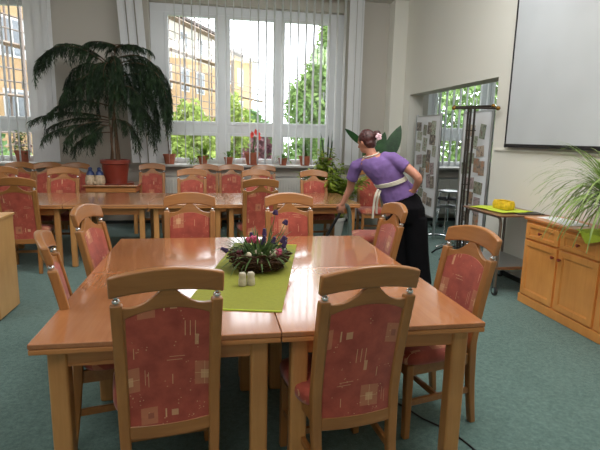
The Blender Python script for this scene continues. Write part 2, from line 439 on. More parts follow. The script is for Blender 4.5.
def sp1(x, b):
    if x < -.95: return 40
    if x > 2.35: return 10
    return b-1.5-2.2*x
blind(-1.27, 2.52, 'white vertical slat blind across the main three-bay window', sp1)
blind(-6.5, -2.52, 'white vertical slat blind at the window cut by the picture edge', lambda x, b: (24 if x > -2.85 else b))
blind(3.95, 7.4, 'white vertical slat blind in the adjoining room behind the photo boards', lambda x, b: 48, ztop=CZ-.1)

# radiators
def radiator(x0, x1, label):
    cx = (x0+x1)/2
    t = thing('radiator', label, 'radiator', (cx, WY-.12, 0), 0, 'panel radiators')
    p = MB(); w = (x1-x0)/2
    p.box(-w, w, -.045, .045, .16, .84)
    n = int((x1-x0)/.05)
    for i in range(n):
        x = -w+.03+(2*w-.06)*(i+.5)/n; p.box(x-.014, x+.014, -.058, -.045, .2, .8)
    p.build('radiator_panel', M['radiator'], t, bevel=.004)
    g = MB(); g.box(-w, w, -.05, .05, .842, .855); g.build('top_grille', M['steel'], t)
    for a in (w-.05, w-.1): f = MB(); f.tube([(a, 0, .17), (a, 0, 0)], .011, 8); f.build('pipe', M['radiator'], t)
    for a in (-w+.1, w-.14): f = MB(); f.box(a, a+.04, -.02, .12, .3, .7); f.build('bracket', M['radiator'], t)
radiator(-.85, .55, 'white ribbed radiator under the amaryllis pot, behind wall chairs')
radiator(.75, 2.15, 'white ribbed radiator under the sill, beside bushy green plant')
radiator(4.25, 6.3, 'white ribbed radiator in the adjoining room behind stacked stools')
radiator(-5.6, -3.3, 'white ribbed radiator under the left edge window')

# projection screen
t = thing('projection_screen', 'large pulled-down projection screen with black border on right wall', 'screen', (RX-.05, 4.0, 0))
y0, y1 = -1.85, 1.245
mb = MB(); mb.box(-.002, .002, y0+.03, y1-.03, 1.54, 3.62); mb.build('screen_fabric', M['screen'], t)
mb = MB(); mb.box(-.006, .006, y0, y1, 1.505, 1.545); mb.box(-.003, .003, y1-.022, y1, 1.5, 3.62); mb.box(-.003, .003, y0, y0+.022, 1.5, 3.62)
mb.build('screen_border', M['black'], t)
mb = MB(); mb.box(-.05, .045, y0-.05, y1+.05, 3.62, 3.74); mb.build('screen_housing', M['white'], t, bevel=.01)

# ------------------------------------------------------------------ chairs
def back_y(z):
    return -.20-.045*((.48-z)/.48)**1.5 if z < .48 else -.20-.118*((z-.48)/.6)**1.3
def bfn(u, v, t):
    return V((u, back_y(v)-.024*(1-(u/.2)**2)+t, v))
def make_chair(label):
    t = thing('dining_chair', label, 'chair')
    # seat cushion
    def outline(k, inset=0):
        pts = []
        n = 28
        for i in range(n):
            a = 2*PI*i/n; c, s_ = math.cos(a), math.sin(a); e = .42
            x = abs(c)**e*(1 if c > 0 else -1); y = abs(s_)**e*(1 if s_ > 0 else -1)
            hw = (.236+.010*y); pts.append((x*hw*k, y*.215*k+.025))
        return pts
    mb = MB(); vs = []; n = 28
    lv = [(.93, .418), (.985, .425), (1.0, .445), (.995, .464), (.96, .478), (.86, .488), (.6, .494), (.3, .497)]
    for k, z in lv: vs += [V((x, y, z+ (-.006 if y > .2 else 0))) for x, y in outline(k)]
    vs.append(V((0, .025, .498)))
    fs = [(i*n+j, i*n+(j+1) % n, (i+1)*n+(j+1) % n, (i+1)*n+j) for i in range(len(lv)-1) for j in range(n)]
    fs += [((len(lv)-1)*n+j, (len(lv)-1)*n+(j+1) % n, len(lv)*n) for j in range(n)]+[tuple(range(n-1, -1, -1))]
    mb.add(vs, fs); seat = mb.build('seat', M['fabric'], t, smooth=True, angle=60)
    # seat frame
    mb = MB(); mb.box(-.19, .19, .19, .215, .355, .42); mb.box(-.17, .17, -.205, -.18, .36, .42)
    for sx in (-1, 1): mb.beam((sx*.178, -.19, .388), (sx*.198, .2, .388), .024, .064)
    mb.build('seat_frame', M['chairwood_x'], t, bevel=.003)
    mb = MB()
    for sx in (-1, 1): mb.beam((sx*.178, -.215, .2), (sx*.20, .2, .2), .02, .034)
    mb.beam((-.185, .0, .2), (.185, .0, .2), .02, .03, ax=V((0, 1, 0)))
    mb.build('stretcher', M['chairwood_x'], t, bevel=.003)
    # legs: the rear pair runs up to carry the back
    for sx in (-1, 1):
        mb = MB(); zs = [0, .12, .24, .36, .48, .6, .7, .8, .9, .940]
        vs = []
        for z in zs:
            w = .019+.003*min(1, z/.4); dd = .017+.006*min(1, z/.4)*(1 if z < .6 else .75)
            cx = sx*(.176+.012*(z/.95)) if z > .3 else sx*(.182-.006*z/.3)
            y = back_y(z)-.024*(1-(cx/.2)**2)
            vs += [V((cx-w, y-dd, z)), V((cx+w, y-dd, z)), V((cx+w, y+dd, z)), V((cx-w, y+dd, z))]
        k = len(zs); fs = [(i*4+j, i*4+(j+1) % 4, (i+1)*4+(j+1) % 4, (i+1)*4+j) for i in range(k-1) for j in range(4)]+[(3, 2, 1, 0), tuple((k-1)*4+j for j in range(4))]
        mb.add(vs, fs); mb.build('leg', M['chairwood'], t, bevel=.006, smooth=True, angle=35)
    for sx in (-1, 1):
        mb = MB(); mb.beam((sx*.203, .197, 0), (sx*.197, .197, .42), .036, .036, .044, .044); mb.build('leg', M['chairwood'], t, bevel=.007)
    # top rail
    us = lin(-.213, .213, 25)
    hi = lambda u: 1.053+.037*(1-(u/.208)**2)
    lo = lambda u: .967+.03*(1-(u/.208)**2)-.0*abs(u)
    mb = MB(); mb.band(us, lo, hi, lambda u, v, tt: bfn(u, v, tt), -.020, .016, rows=2)
    mb.build('top_rail', M['chairwood_x'], t, bevel=.009, smooth=True, angle=35, seg=3)
    # back frame: crest piece with raised centre, bottom rail
    us = lin(-.168, .168, 29)
    def crest(u):
        a = abs(u)
        if a < .026: return .999
        q = min(1, (a-.026)/.12); return .999-.072*(1-(1-q)**2.0)
    arch = lambda u: .876+.046*(1-(u/.168)**2)
    mb = MB(); mb.band(us, arch, crest, bfn, -.012, .012)
    mb.band(us, lambda u: .340, lambda u: .396, bfn, -.013, .013)
    for sx in (-1, 1):
        uu = lin(sx*.168, sx*.157, 2)
        mb.band(sorted(uu), lambda u: .39, lambda u: .90, bfn, -.010, .010, rows=10)
    mb.build('back_frame', M['chairwood_x'], t, bevel=.003, smooth=True, angle=35)
    # upholstered panel, slightly domed front and back
    def pfn(u, v, tt):
        k = (1-(u/.163)**2)*(1-((v-.65)/.29)**2); k = max(0, k)
        return bfn(u, v, tt*(1+.9*k**.6))
    us = lin(-.160, .160, 15)
    mb = MB(); mb.band(us, lambda u: .392, lambda u: arch(u)+.003, pfn, -.008, .013, rows=12)
    pan = mb.build('backrest', M['fabric'], t, smooth=True, angle=50)
    for sx in (-1, 1):
        p = bfn(sx*.187, .953, -.001); mb = MB(); mb.ball(p, (.0155, .0155, .013), 12, 8); mb.lathe([(.008, -.018), (.008, .018)], p, 10)
        mb.build('ball_joint', M['chrome'], t, smooth=True)
    return t
chair0 = None
OFF = .318
def place(rx, ry, deg, label, group, shift=None):
    """rx, ry = where the top rail stands; deg = the way the sitter faces (0 = towards the windows)"""
    global chair0
    a = math.radians(deg); fx, fy = -math.sin(a), math.cos(a)
    if chair0 is None:
        chair0 = make_chair(label); t = chair0
    else: t = copy_tree(chair0)
    t.location = (rx+fx*OFF, ry+fy*OFF, 0); t.rotation_euler = (0, 0, a); t['label'] = label; t['group'] = group
    rng = random.Random(int(rx*100)+int(ry*1000))
    sh = shift or (rng.uniform(0, .3), 0.0, rng.uniform(0, .42))
    for c in t.children:
        if c.data.name.startswith(('seat', 'backrest')): c['shift'] = [float(x) for x in sh]
    return t
G1 = 'chairs around the large near table'; G2 = 'chairs at the back row of tables'; G3 = 'chairs lined up along the window wall'
place(-.172, 1.81, 8, 'chair seen from behind at the near table edge, left one of two', G1, (.0, 0, .16))
place(.612, 1.76, 8, 'chair seen from behind at the near table edge, right one of two', G1, (.09, 0, .28))
place(-.815, 2.50, -75, 'chair seen edge-on at the long left side of the near table', G1)
place(-.86, 3.46, -99, 'turned chair at the far left corner of the near table', G1)
place(-.198, 4.16, 180, 'chair facing us across the near table, left of the flower nest', G1)
place(.645, 4.16, 180, 'chair facing us across the near table, behind the flower nest', G1)
place(1.375, 3.50, 91, 'sunlit chair at the right side of the table, in front of the woman', G1)
place(1.465, 2.50, 100, 'chair turned at an angle at the right front side of the table', G1)
place(-2.09, 5.60, 2, 'chair seen from behind at the back tables, left end', G2)
place(.548, 5.66, 4, 'chair seen from behind at the back tables, directly behind the flower nest', G2)
place(-2.86, 7.30, 180, 'partly cropped chair on the far side of back tables at picture edge', G2)
place(-2.06, 7.28, 180, 'chair on the far side of the back tables, left of the plant table', G2)
place(-.305, 7.25, 178, 'chair on the far side of the back tables, under the bushy sill plant', G2)
place(.62, 7.22, 182, 'chair on the far side of the back tables, hidden behind another chair', G2)
place(1.49, 7.20, 180, 'chair on the far side of the back tables, left of the bushy floor plant', G2)
place(-3.02, 8.40, 180, 'wall chair at the left end of the row, below the left window plant', G3)
place(-2.60, 8.40, 180, 'wall chair second from left end, behind the back tables', G3)
place(-2.185, 8.40, 180, 'wall chair under the hanging needles, left of the plant table', G3)
place(-1.00, 8.42, 180, 'wall chair just right of the big drooping plant', G3)
place(-.125, 8.36, 181, 'wall chair below the bushy windowsill pot', G3)
place(.30, 8.38, 179, 'wall chair below the small windowsill seedling pot', G3)
place(.84, 8.34, 180, 'wall chair below the red amaryllis', G3)
place(2.15, 5.30, 88, 'chair behind the woman, only its seat corner shows', 'chairs behind the woman')
place(2.50, 7.62, 176, 'dark red backed chair standing under the broad-leaved plant', 'chairs behind the woman')

# ------------------------------------------------------------------ tables
def table(x0, x1, y0, y1, label, group, back=False, legw=.078, inset=.05):
    cx, cy = (x0+x1)/2, (y0+y1)/2; w, d = (x1-x0)/2-.0012, (y1-y0)/2-.0012
    t = thing('dining_table', label, 'table', (cx, cy, 0), 0, group)
    mb = MB(); mb.box(-w, w, -d, d, .727, .75)
    mb.build('tabletop', M['tabletop_x'] if back else M['tabletop'], t, bevel=.005, seg=3)
    mb = MB(); mb.box(-w+.001, w-.001, -d+.001, d-.001, .702, .7255); mb.build('extension_leaf', M['tableedge'], t, bevel=.005)
    mb = MB(); i = inset+.012
    mb.box(-w+i, w-i, -d+i, -d+i+.022, .622, .702); mb.box(-w+i, w-i, d-i-.022, d-i, .622, .702)
    mb.box(-w+i, -w+i+.022, -d+i, d-i, .622, .702); mb.box(w-i-.022, w-i, -d+i, d-i, .622, .702)
    mb.build('apron', M['tableedge'], t, bevel=.002)
    for sx in (-1, 1):
        for sy in (-1, 1):
            mb = MB(); px, py = sx*(w-inset-legw/2), sy*(d-inset-legw/2)
            mb.box(px-legw/2, px+legw/2, py-legw/2, py+legw/2, 0, .702); mb.build('leg', M['tablewood'], t, bevel=.014, seg=3)
TG = 'four tables pushed together in front'
table(-.725, .28, 1.93, 2.93, 'near table of the block at its front left, glossy beech top', TG)
table(.28, 1.228, 1.93, 2.93, 'near table of the block at its front right, glossy beech top', TG)
table(-.725, .28, 2.93, 3.93, 'table of the near block at its far left, glossy beech top', TG)
table(.28, 1.228, 2.93, 3.93, 'table of the near block at its far right, glossy beech top', TG)
BG = 'tables in the back row'
bx = [-3.60, -2.65, -1.70, -.76, .13, .98, 1.83]
BL = ['back row table at the picture edge behind the beech cabinet', 'back row table with chair back in front, left end', 'back row table in front of the big terracotta plant pot',
      'back row table under the left facing chair of the near block', 'back row table behind the tall backed chair', 'back row end table beside the bushy floor plant']
for i in range(6): table(bx[i], bx[i+1], 5.86, 7.06, BL[i], BG, True, .062)

# small plant table with the big drooping plant
t = thing('plant_table', 'small square beech table carrying the big terracotta pot', 'table', (-1.56, 8.2, 0))
mb = MB(); mb.box(-.40, .40, -.36, .36, .75, .775); mb.build('tabletop', M['tabletop_x'], t, bevel=.004)
mb = MB(); mb.box(-.37, .37, -.33, .33, .66, .75); mb.build('apron', M['tableedge'], t, bevel=.003)
for sx in (-1, 1):
    for sy in (-1, 1): mb = MB(); mb.box(sx*.345-.025, sx*.345+.025, sy*.305-.025, sy*.305+.025, 0, .65); mb.build('leg', M['tablewood'], t, bevel=.006)

def pot(mb, r0, r1, h, z=0, rim=.012, n=20):
    mb.lathe([(r0*.2, z), (r0, z), (r1*.97, z+h*.82), (r1*.97+rim*.3, z+h*.82), (r1+rim, z+h*.84), (r1+rim, z+h), (r1-.004, z+h), (r1*.94, z+h*.86), (0, z+h*.86)], (0, 0, 0), n)
def soil(t, r, z):
    mb = MB(); mb.lathe([(r, z-.004), (r*.98, z+.004), (r*.5, z+.01), (0, z+.012)], (0, 0, 0), 14); mb.build('soil', M['soil'], t, smooth=True)

rng = random.Random(11)
t = thing('potted_tree', 'tall dark plant with drooping needle branches in a big terracotta pot', 'plant', (-1.53, 8.15, .775))
mb = MB(); pot(mb, .165, .215, .38, 0, .015, 28); mb.build('pot', M['bigpot'], t, smooth=True, angle=30)
soil(t, .197, .33)
mb = MB(); mb.lathe([(.2, 0), (.27, .004), (.275, .02), (.2, .012)], (0, 0, 0), 24)
mb.build('saucer', M['bigpot'], t, smooth=True, angle=40)
tr = MB(); trunks = []
for k in range(5):
    a = rng.uniform(0, 2*PI); top = (rng.uniform(-.16, .16)-.02, rng.uniform(-.12, .12), rng.uniform(1.55, 1.98))
    p0 = (math.cos(a)*.07, math.sin(a)*.07, .32)
    if k == 0: top = (.08, 0, 2.10)
    pts = [(p0[0]+(top[0]-p0[0])*s+rng.uniform(-.012, .012), p0[1]+(top[1]-p0[1])*s, p0[2]+(top[2]-p0[2])*s) for s in lin(0, 1, 9)]
    tr.tube(pts, [.017-.0014*i for i in range(9)], 7); trunks.append(pts)
fo = MB()
def strand(q, out, ln, hang):
    """one limp twig that droops from a branch, set with short needles"""
    d = (V(out)+V((rng.uniform(-.25, .25), rng.uniform(-.25, .25), rng.uniform(-.2, .3)))).normalized(); p = V(q); st = .026; k = int(ln/st)
    for i in range(k):
        p2 = p+d*st; sd = V((rng.uniform(-1, 1), rng.uniform(-1, 1), 0)).normalized()
        for sg in (-1, 1):
            v = (d*.8+sd*sg*rng.uniform(.35, .8)+V((0, 0, -.35))).normalized()
            fo.blade(p, v, rng.uniform(.05, .09), .0115, 0, 1, side=v.cross(V((rng.uniform(-1, 1), rng.uniform(-1, 1), .1))), wid=lambda q_: 1-.75*q_)
        p = p2; d = (d+V((0, 0, -hang))).normalized()
def needle_branch(p0, az, L, rise, droop, sl, dens=1.0, hang=.35):
    p = V(p0); d = V((math.cos(az), math.sin(az), rise)).normalized(); seg = 14; pts = [p.copy()]
    for i in range(seg):
        p = p+d*(L/seg); pts.append(p.copy()); d = (d+V((0, 0, -droop/seg*(.4+1.4*i/seg)))).normalized()
    tr.tube(pts, [.008*(1-.8*i/seg)+.001 for i in range(seg+1)], 4)
    side = V((-math.sin(az), math.cos(az), 0)); n = max(4, int(L/.027*dens))
    for i in range(n):
        s = .15+.85*i/(n-1); j = min(seg-1, int(s*seg)); q = pts[j].lerp(pts[j+1], s*seg-j); dd = (pts[j+1]-pts[j]).normalized()
        strand(q, dd*.8+side*rng.choice((-1, 1))*rng.uniform(.2, 1), sl*rng.uniform(.6, 1.15), hang)
# flat crown tier
for az, L in ((PI, .50), (.0, .50), (PI*.62, .34), (PI*1.4, .38), (PI*.3, .34), (-.5, .42), (PI+.5, .42)):
    needle_branch((.08, 0, 2.09+rng.uniform(-.02, .03)), az, L, .22, .7, .16, 1.5, .30)
# left reaching arch, centre and right cascades
needle_branch((.0, 0, 1.80), PI-.05, 1.22, .95, 2.3, .26, 1.3)
needle_branch((-.02, -.05, 1.78), PI+.25, 1.15, .85, 2.2, .32, 1.3)
needle_branch((-.02, .05, 1.7), PI-.4, .95, .7, 2.5, .40, 1.2)
for k, (z, az, L, ri, dr, sl) in enumerate(((1.85, -.1, 1.12, .6, 3.1, .50), (1.8, .2, 1.1, .6, 3.2, .55), (1.75, -.3, 1.15, .5, 3.2, .60), (1.6, -.15, 1.1, .5, 3.4, .55), (1.45, .1, .8, .4, 3.0, .5), (1.45, -.6, .75, .4, 3.0, .55), (1.2, -.2, .7, .3, 2.6, .45),
        (1.85, -1.2, .6, .6, 3.0, .5), (1.75, -1.7, .55, .6, 3.0, .55), (1.75, PI+1.0, .6, .6, 3.0, .45), (1.6, PI+.7, .75, .5, 2.8, .45), (1.55, PI+.15, .85, .4, 2.4, .40), (1.5, -1.4, .5, .5, 2.6, .5), (1.9, 1.5, .6, .5, 3, .5), (1.7, 1.2, .6, .5, 3, .5), (1.6, 2.2, .7, .5, 2.6, .45))):
    needle_branch((rng.uniform(-.06, .08), rng.uniform(-.05, .05), z), az, L, ri, dr, sl, 1.1)
for z, az, L, ri, dr, sl in ((1.02, PI+.05, 1.12, .22, .75, .16), (.98, PI-.2, 1.0, .15, .8, .16), (.90, PI+.3, .95, .1, .8, .2), (1.2, PI+.25, .95, .3, 1.4, .24), (.95, PI+.6, .75, .1, 1.4, .28), (.8, PI+.4, .6, .0, 1.2, .24), (1.0, -.5, .6, .1, 2.0, .3), (.9, PI*1.35, .55, .0, 1.4, .3)):
    needle_branch((-.05, -.02, z), az, L, ri, dr, sl, 1.4)
tr.build('trunk', M['bark'], t, smooth=True)
fo.build('foliage', M['darkleaf'], t)

# figurines
def figurine(x, y, rz, label):
    t = thing('figurine', label, 'figurine', (x, y, .7755), rz, 'pair of figurines on the plant table')
    mb = MB(); mb.lathe([(.01, 0), (.07, 0), (.082, .04), (.078, .1), (.058, .15), (.02, .165), (0, .168)], (0, 0, 0), 14)
    for s in (-1, 1): mb.ball((s*.045, -.06, .03), (.024, .04, .028), 8, 6)
    mb.build('body', M['sand'], t, smooth=True)
    mb = MB(); mb.lathe([(.045, .13), (.062, .15), (.05, .19), (.03, .215), (0, .22)], (0, 0, 0), 12); mb.build('jacket', M['blue'], t, smooth=True)
    mb = MB(); mb.ball((0, -.005, .235), .03, 10, 8); mb.lathe([(.034, .248), (.02, .265), (0, .27)], (0, -.005, 0), 10); mb.build('head', M['blue'], t, smooth=True)
figurine(-1.87, 7.96, .2, 'small sand-coloured clay figurine with navy jacket, left of its pair')
figurine(-1.73, 7.93, -.2, 'small sand-coloured clay figurine with navy jacket, touching the terracotta pot')

# ------------------------------------------------------------------ windowsill plants
SY, SZ = 8.735, 1.06
def sill_pot(name, label, x, r, h, z=SZ, group='potted plants on the windowsill'):
    r *= 1.15; t = thing(name, label, 'plant', (x, SY, z), 0, group)
    mb = MB(); pot(mb, r*.72, r, h, 0, .006, 16); mb.build('pot', M['terracotta'], t, smooth=True, angle=30)
    soil(t, r*.9, h*.86)
    return t
t = sill_pot('potted_twig_plant', 'tall bare twiggy plant in a pot at left end of the sill', -.745, .09, .17)
mb = MB(); fo = MB(); rng = random.Random(3)
for k in range(4):
    pts = [V((rng.uniform(-.02, .02), rng.uniform(-.02, .02), .13))]
    d = V((rng.uniform(-.12, .12), rng.uniform(-.1, .1), 1))
    for i in range(9): pts.append(pts[-1]+d.normalized()*(.095 if k else .105)); d += V((rng.uniform(-.15, .15), rng.uniform(-.1, .1), 0))
    mb.tube(pts, [.006-.0004*i for i in range(10)], 5)
    for q in pts[3:]:
        for _ in range(4): fo.blade(q, (rng.uniform(-1, 1), rng.uniform(-.6, .6), rng.uniform(-.2, .6)), rng.uniform(.04, .1), .016, .4, 3)
mb.build('stem', M['bark'], t); fo.build('foliage', M['leaf'], t)

t = sill_pot('potted_bushy_plant', 'bushy bright green plant in a pot on the sill, spilling sideways', -.175, .075, .15)
fo = MB()
for k in range(260):
    a = rng.uniform(0, 2*PI); e = rng.uniform(-.2, 1.2)
    d = V((math.cos(a)*math.cos(e)*1.3, math.sin(a)*math.cos(e)*.5, math.sin(e)))
    p = V((0, 0, .15))+d*rng.uniform(.02, .18); fo.blade(p, d+V((rng.uniform(-.4, .4), 0, rng.uniform(-.3, .3))), rng.uniform(.05, .11), .035, .7, 3)
for k in range(50): fo.blade((-.09-rng.uniform(0, .16), rng.uniform(-.05, .05), rng.uniform(.02, .14)), (rng.uniform(-1, 1), rng.uniform(-.5, .3), rng.uniform(-.6, .4)), .06, .03, .5, 3)
fo.build('foliage', M['freshleaf'], t)

t = sill_pot('potted_seedling', 'small pot with a sparse young seedling on the sill', .268, .068, .13)
fo = MB()
for k in range(12):
    a = rng.uniform(0, 2*PI); fo.blade((0, 0, .12), (math.cos(a), math.sin(a)*.5, rng.uniform(.8, 2.4)), rng.uniform(.12, .24), .028, 1.3, 5)
fo.build('foliage', M['leaf'], t)

t = sill_pot('potted_amaryllis', 'amaryllis with coral red blooms and strap leaves in a terracotta pot', .68, .115, .22)
fo = MB()
for sx, L, r, dr in ((-1, .42, 1.4, 2.6), (-1, .36, 2.2, 1.8), (1, .40, 1.3, 2.6), (1, .34, 2.4, 1.6), (-.4, .35, 2.6, .8), (.5, .38, 2.2, 1.2)):
    fo.blade((0, 0, .2), (sx, rng.uniform(-.2, .2), r), L, .05, dr, 8)
fo.build('foliage', M['leaf'], t)
mb = MB(); mb.tube([(.02, 0, .18), (.03, 0, .35), (.05, 0, .50)], .011, 8); mb.build('stem', M['stem'], t, smooth=True)
for bxx, bz, br in ((.10, .50, 0), (.0, .53, 2.6), (.06, .57, 1.2)):
    mb = MB()
    for k in range(6):
        a = 2*PI*k/6+br; ax = V((math.cos(br)*.7, -.5, .2)).normalized(); u = ax.cross(V((0, 0, 1))).normalized(); w = u.cross(ax)
        mb.blade(V((bxx*.7+.02, -.01, bz-.01)), ax*.8+u*math.cos(a)+w*math.sin(a), .085, .05, .3, 5, side=(u*-math.sin(a)+w*math.cos(a)))
    mb.build('flower', M['red'], t)

t = sill_pot('potted_small_plant', 'low small-leaved plant in a small pot right of the amaryllis', 1.236, .07, .13)
fo = MB()
for k in range(26):
    a = rng.uniform(0, 2*PI); fo.blade((0, 0, .11), (math.cos(a), math.sin(a)*.5, rng.uniform(.6, 2.0)), rng.uniform(.14, .27), .034, 2.2, 5)
fo.build('foliage', M['leaf'], t)
t = sill_pot('potted_leafy_plant', 'leafy upright plant in a pot on the sill, before the snake plant', 1.64, .095, .17)
fo = MB()
for k in range(90):
    z = rng.uniform(.12, .40); a = rng.uniform(0, 2*PI); fo.blade((rng.uniform(-.02, .02), 0, z), (math.cos(a), math.sin(a)*.6, rng.uniform(.1, 1.2)), rng.uniform(.08, .19), .036, 1.0, 4)
fo.build('foliage', M['leaf'], t)
mb = MB(); mb.tube([(0, 0, .13), (.01, 0, .42)], .006, 6); mb.build('stem', M['stem'], t)
t = sill_pot('potted_snake_plant', 'snake plant with upright sword leaves at the right end of the sill', 2.05, .08, .14)
fo = MB()
for k, (x, L, tl) in enumerate(((-.05, .48, -.18), (-.02, .36, -.05), (.03, .60, .0), (.06, .52, .04), (.05, .38, .14), (-.03, .30, .1), (.0, .44, .03))):
    fo.blade((x, (k % 3-1)*.02, .12), (tl, 0, 1), L, .042, .02, 6, side=(math.cos(k*.6), math.sin(k*.6), 0), wid=lambda q: (1-q**3)*.9+.02)
fo.build('foliage', M['snakeleaf'], t)
t = sill_pot('potted_pink_plant', 'leafy plant with pink blossoms on the left window sill', -3.09, .10, .19)
fo = MB()
for k in range(190):
    a = rng.uniform(0, 2*PI); z = rng.uniform(.14, .5); r = rng.uniform(0, .15)
    fo.blade((math.cos(a)*r-.03, math.sin(a)*r*.6, z), (math.cos(a), math.sin(a), rng.uniform(-.2, 1)), rng.uniform(.05, .1), .035, .6, 3)
fo.build('foliage', M['leaf'], t)
for k in range(7): mb = MB(); mb.ball((rng.uniform(-.05, .16), rng.uniform(-.07, -.02), rng.uniform(.18, .34)), .02, 7, 5); mb.build('blossom', M['palepink'], t, smooth=True)
mb = MB(); mb.tube([(0, 0, .15), (-.02, 0, .42)], .007, 6); mb.build('stem', M['bark'], t)

# bushy plant standing on the floor at the right end of the back tables
rng = random.Random(21)
t = thing('potted_bush', 'tall bushy green plant with small leaves at the right end of the back tables', 'plant', (1.90, 7.50, 0))
mb = MB(); pot(mb, .13, .18, .32, 0, .012, 20); mb.build('pot', M['whitepot'], t, smooth=True, angle=30); soil(t, .16, .28)
mb = MB(); fo = MB()
for k in range(60):
    a = rng.uniform(0, 2*PI); sp = rng.uniform(.05, .70); H = rng.uniform(.65, 1.15)
    if k < 10: H = rng.uniform(1.1, 1.36); sp = rng.uniform(.0, .25); a = PI+rng.uniform(-.8, .8)
    p = V((math.cos(a)*.06, math.sin(a)*.06, .27)); d = V((math.cos(a)*sp*.6, math.sin(a)*sp*.5, 1)).normalized(); pts = [p.copy()]
    n = 9
    for i in range(n): p = p+d*((H-.25)/n); pts.append(p.copy()); d = (d+V((math.cos(a)*sp*.12, math.sin(a)*sp*.1, -.02))).normalized()
    mb.tube(pts, [.005-.0003*i for i in range(n+1)], 4)
    for i in range(2, n+1):
        for _ in range(17):
            b = rng.uniform(0, 2*PI); q = pts[i]+V((rng.uniform(-.05, .05), rng.uniform(-.05, .05), rng.uniform(-.05, .05)))
            fo.blade(q, (math.cos(b), math.sin(b), rng.uniform(-.3, .8)), rng.uniform(.06, .125), .042, .5, 3)
mb.build('stem', M['stem'], t); fo.build('foliage', M['bushleaf'], t)

# broad leaved plant behind the woman
t = thing('broad_leaved_plant', 'plant with large pointed dark leaves standing behind the woman', 'plant', (2.70, 7.95, 0))
mb = MB(); pot(mb, .15, .20, .36, 0, .012, 20); mb.build('pot', M['whitepot'], t, smooth=True, angle=30); soil(t, .18, .31)
mb = MB()
spec = [((-.26, -.1, 1.46), (-1, -.1, .95), .42, .12, .2), ((.16, -.1, 1.20), (.36, 0, 1), .64, .27, .10), ((.04, .0, 1.2), (.22, 0, 1), .50, .22, .1), ((.05, .05, 1.0), (.2, -.1, .9), .5, .22, .2), ((-.16, 0, 1.2), (.1, -.1, .8), .36, .2, .3)]
fo = MB()
for (tip, d, L, w, dr) in spec:
    mb.tube([(0, 0, .3), (tip[0]*.4, tip[1]*.4, .7), tip], [.012, .010, .008], 6)
    dv = V(d).normalized(); sd = V((-dv.z, .35, dv.x)).normalized()
    fo.blade(tip, d, L, w, dr, 10, side=sd, wid=lambda q: math.sin(PI*min(1, .06+q*.94))**.75*(1-.25*q))
mb.build('stem', M['stem'], t, smooth=True); fo.build('leaf', M['bigleaf'], t)

# ------------------------------------------------------------------ things on the near table
t = thing('table_runner', 'lime green cloth runner lying askew across the tables', 'cloth', (.235, 2.93, .7505), math.radians(-12.4))
mb = MB(); NX, NYY = 10, 30; vs = []
W, L = .48, 1.47
rng = random.Random(5)
for j in range(NYY+1):
    for i in range(NX+1):
        x = -W/2+W*i/NX; y = -L/2+L*j/NYY; vs.append((x, y, .0016+.0012*math.sin(y*19+x*5)+.0008*math.sin(x*31)))
mb.add(vs, [(j*(NX+1)+i, j*(NX+1)+i+1, (j+1)*(NX+1)+i+1, (j+1)*(NX+1)+i) for j in range(NYY) for i in range(NX)])
o = mb.build('cloth', mk_plain('lime_runner_linen', srgb(136, 138, 46), .8, .08, 50, bump=.25), t, smooth=True)
mb = MB()
for sy in (-1, 1): mb.box(-W/2, W/2, sy*(L/2-.012)-.004, sy*(L/2-.012)+.004, .002, .0046)
mb.build('hem', M['limecloth'], t)

rng = random.Random(8)
t = thing('flower_nest', 'twig nest filled with violet and pink spring flowers and pale eggs', 'flower arrangement', (.275, 2.97, .755))
mb = MB(); 
for k in range(150):
    a0 = rng.uniform(0, 2*PI); ln = rng.uniform(.5, 1.4); rr = .128+rng.uniform(-.028, .03); z0 = rng.uniform(.008, .10); tw = rng.uniform(-.02, .02)
    pts = []
    for i in range(7):
        a = a0+ln*i/6; q = rr+.012*math.sin(i*1.7+k); zz = z0+tw*math.sin(i)+(.004*(k % 3)); pts.append((math.cos(a)*q*(1+.25*(zz/.09)), math.sin(a)*q*(1+.25*(zz/.09)), max(.004, zz)))
    mb.tube(pts, .0042, 4)
for k in range(90):
    a = rng.uniform(0, 2*PI); p = V((math.cos(a)*.145, math.sin(a)*.145, rng.uniform(.01, .09))); mb.tube([p, p+V((rng.uniform(-.04, .04)+math.cos(a)*.008, rng.uniform(-.04, .04)+math.sin(a)*.008, rng.uniform(-.0, .022)))], [.003, .0015], 4)
mb.lathe([(.02, .002), (.12, .002), (.148, .03), (.158, .08), (.14, .095), (.11, .06), (0, .05)], (0, 0, 0), 24)
mb.build('nest', M['nest'], t, smooth=True)
fo = MB()
for k in range(230):
    a = rng.uniform(0, 2*PI); r = rng.uniform(0, .12); ou = rng.uniform(.2, 1.3)
    fo.blade((math.cos(a)*r, math.sin(a)*r, .06), (math.cos(a)*ou, math.sin(a)*ou, 1), rng.uniform(.10, .25), .012, rng.uniform(.4, 1.8), 5)
for d, L in (((-1, -.1, 1.0), .30), ((-1, .2, .4), .26), ((-.8, -.2, 1.6), .22), ((1, -.1, .9), .18), ((-1.2, -.3, .5), .24)):
    fo.blade((-.03, 0, .06), d, L, .022, 1.2, 8)
fo.build('foliage', mk_leaf('grey_green_leaf', srgb(58, 84, 44), srgb(112, 138, 82), .25, 12), t)
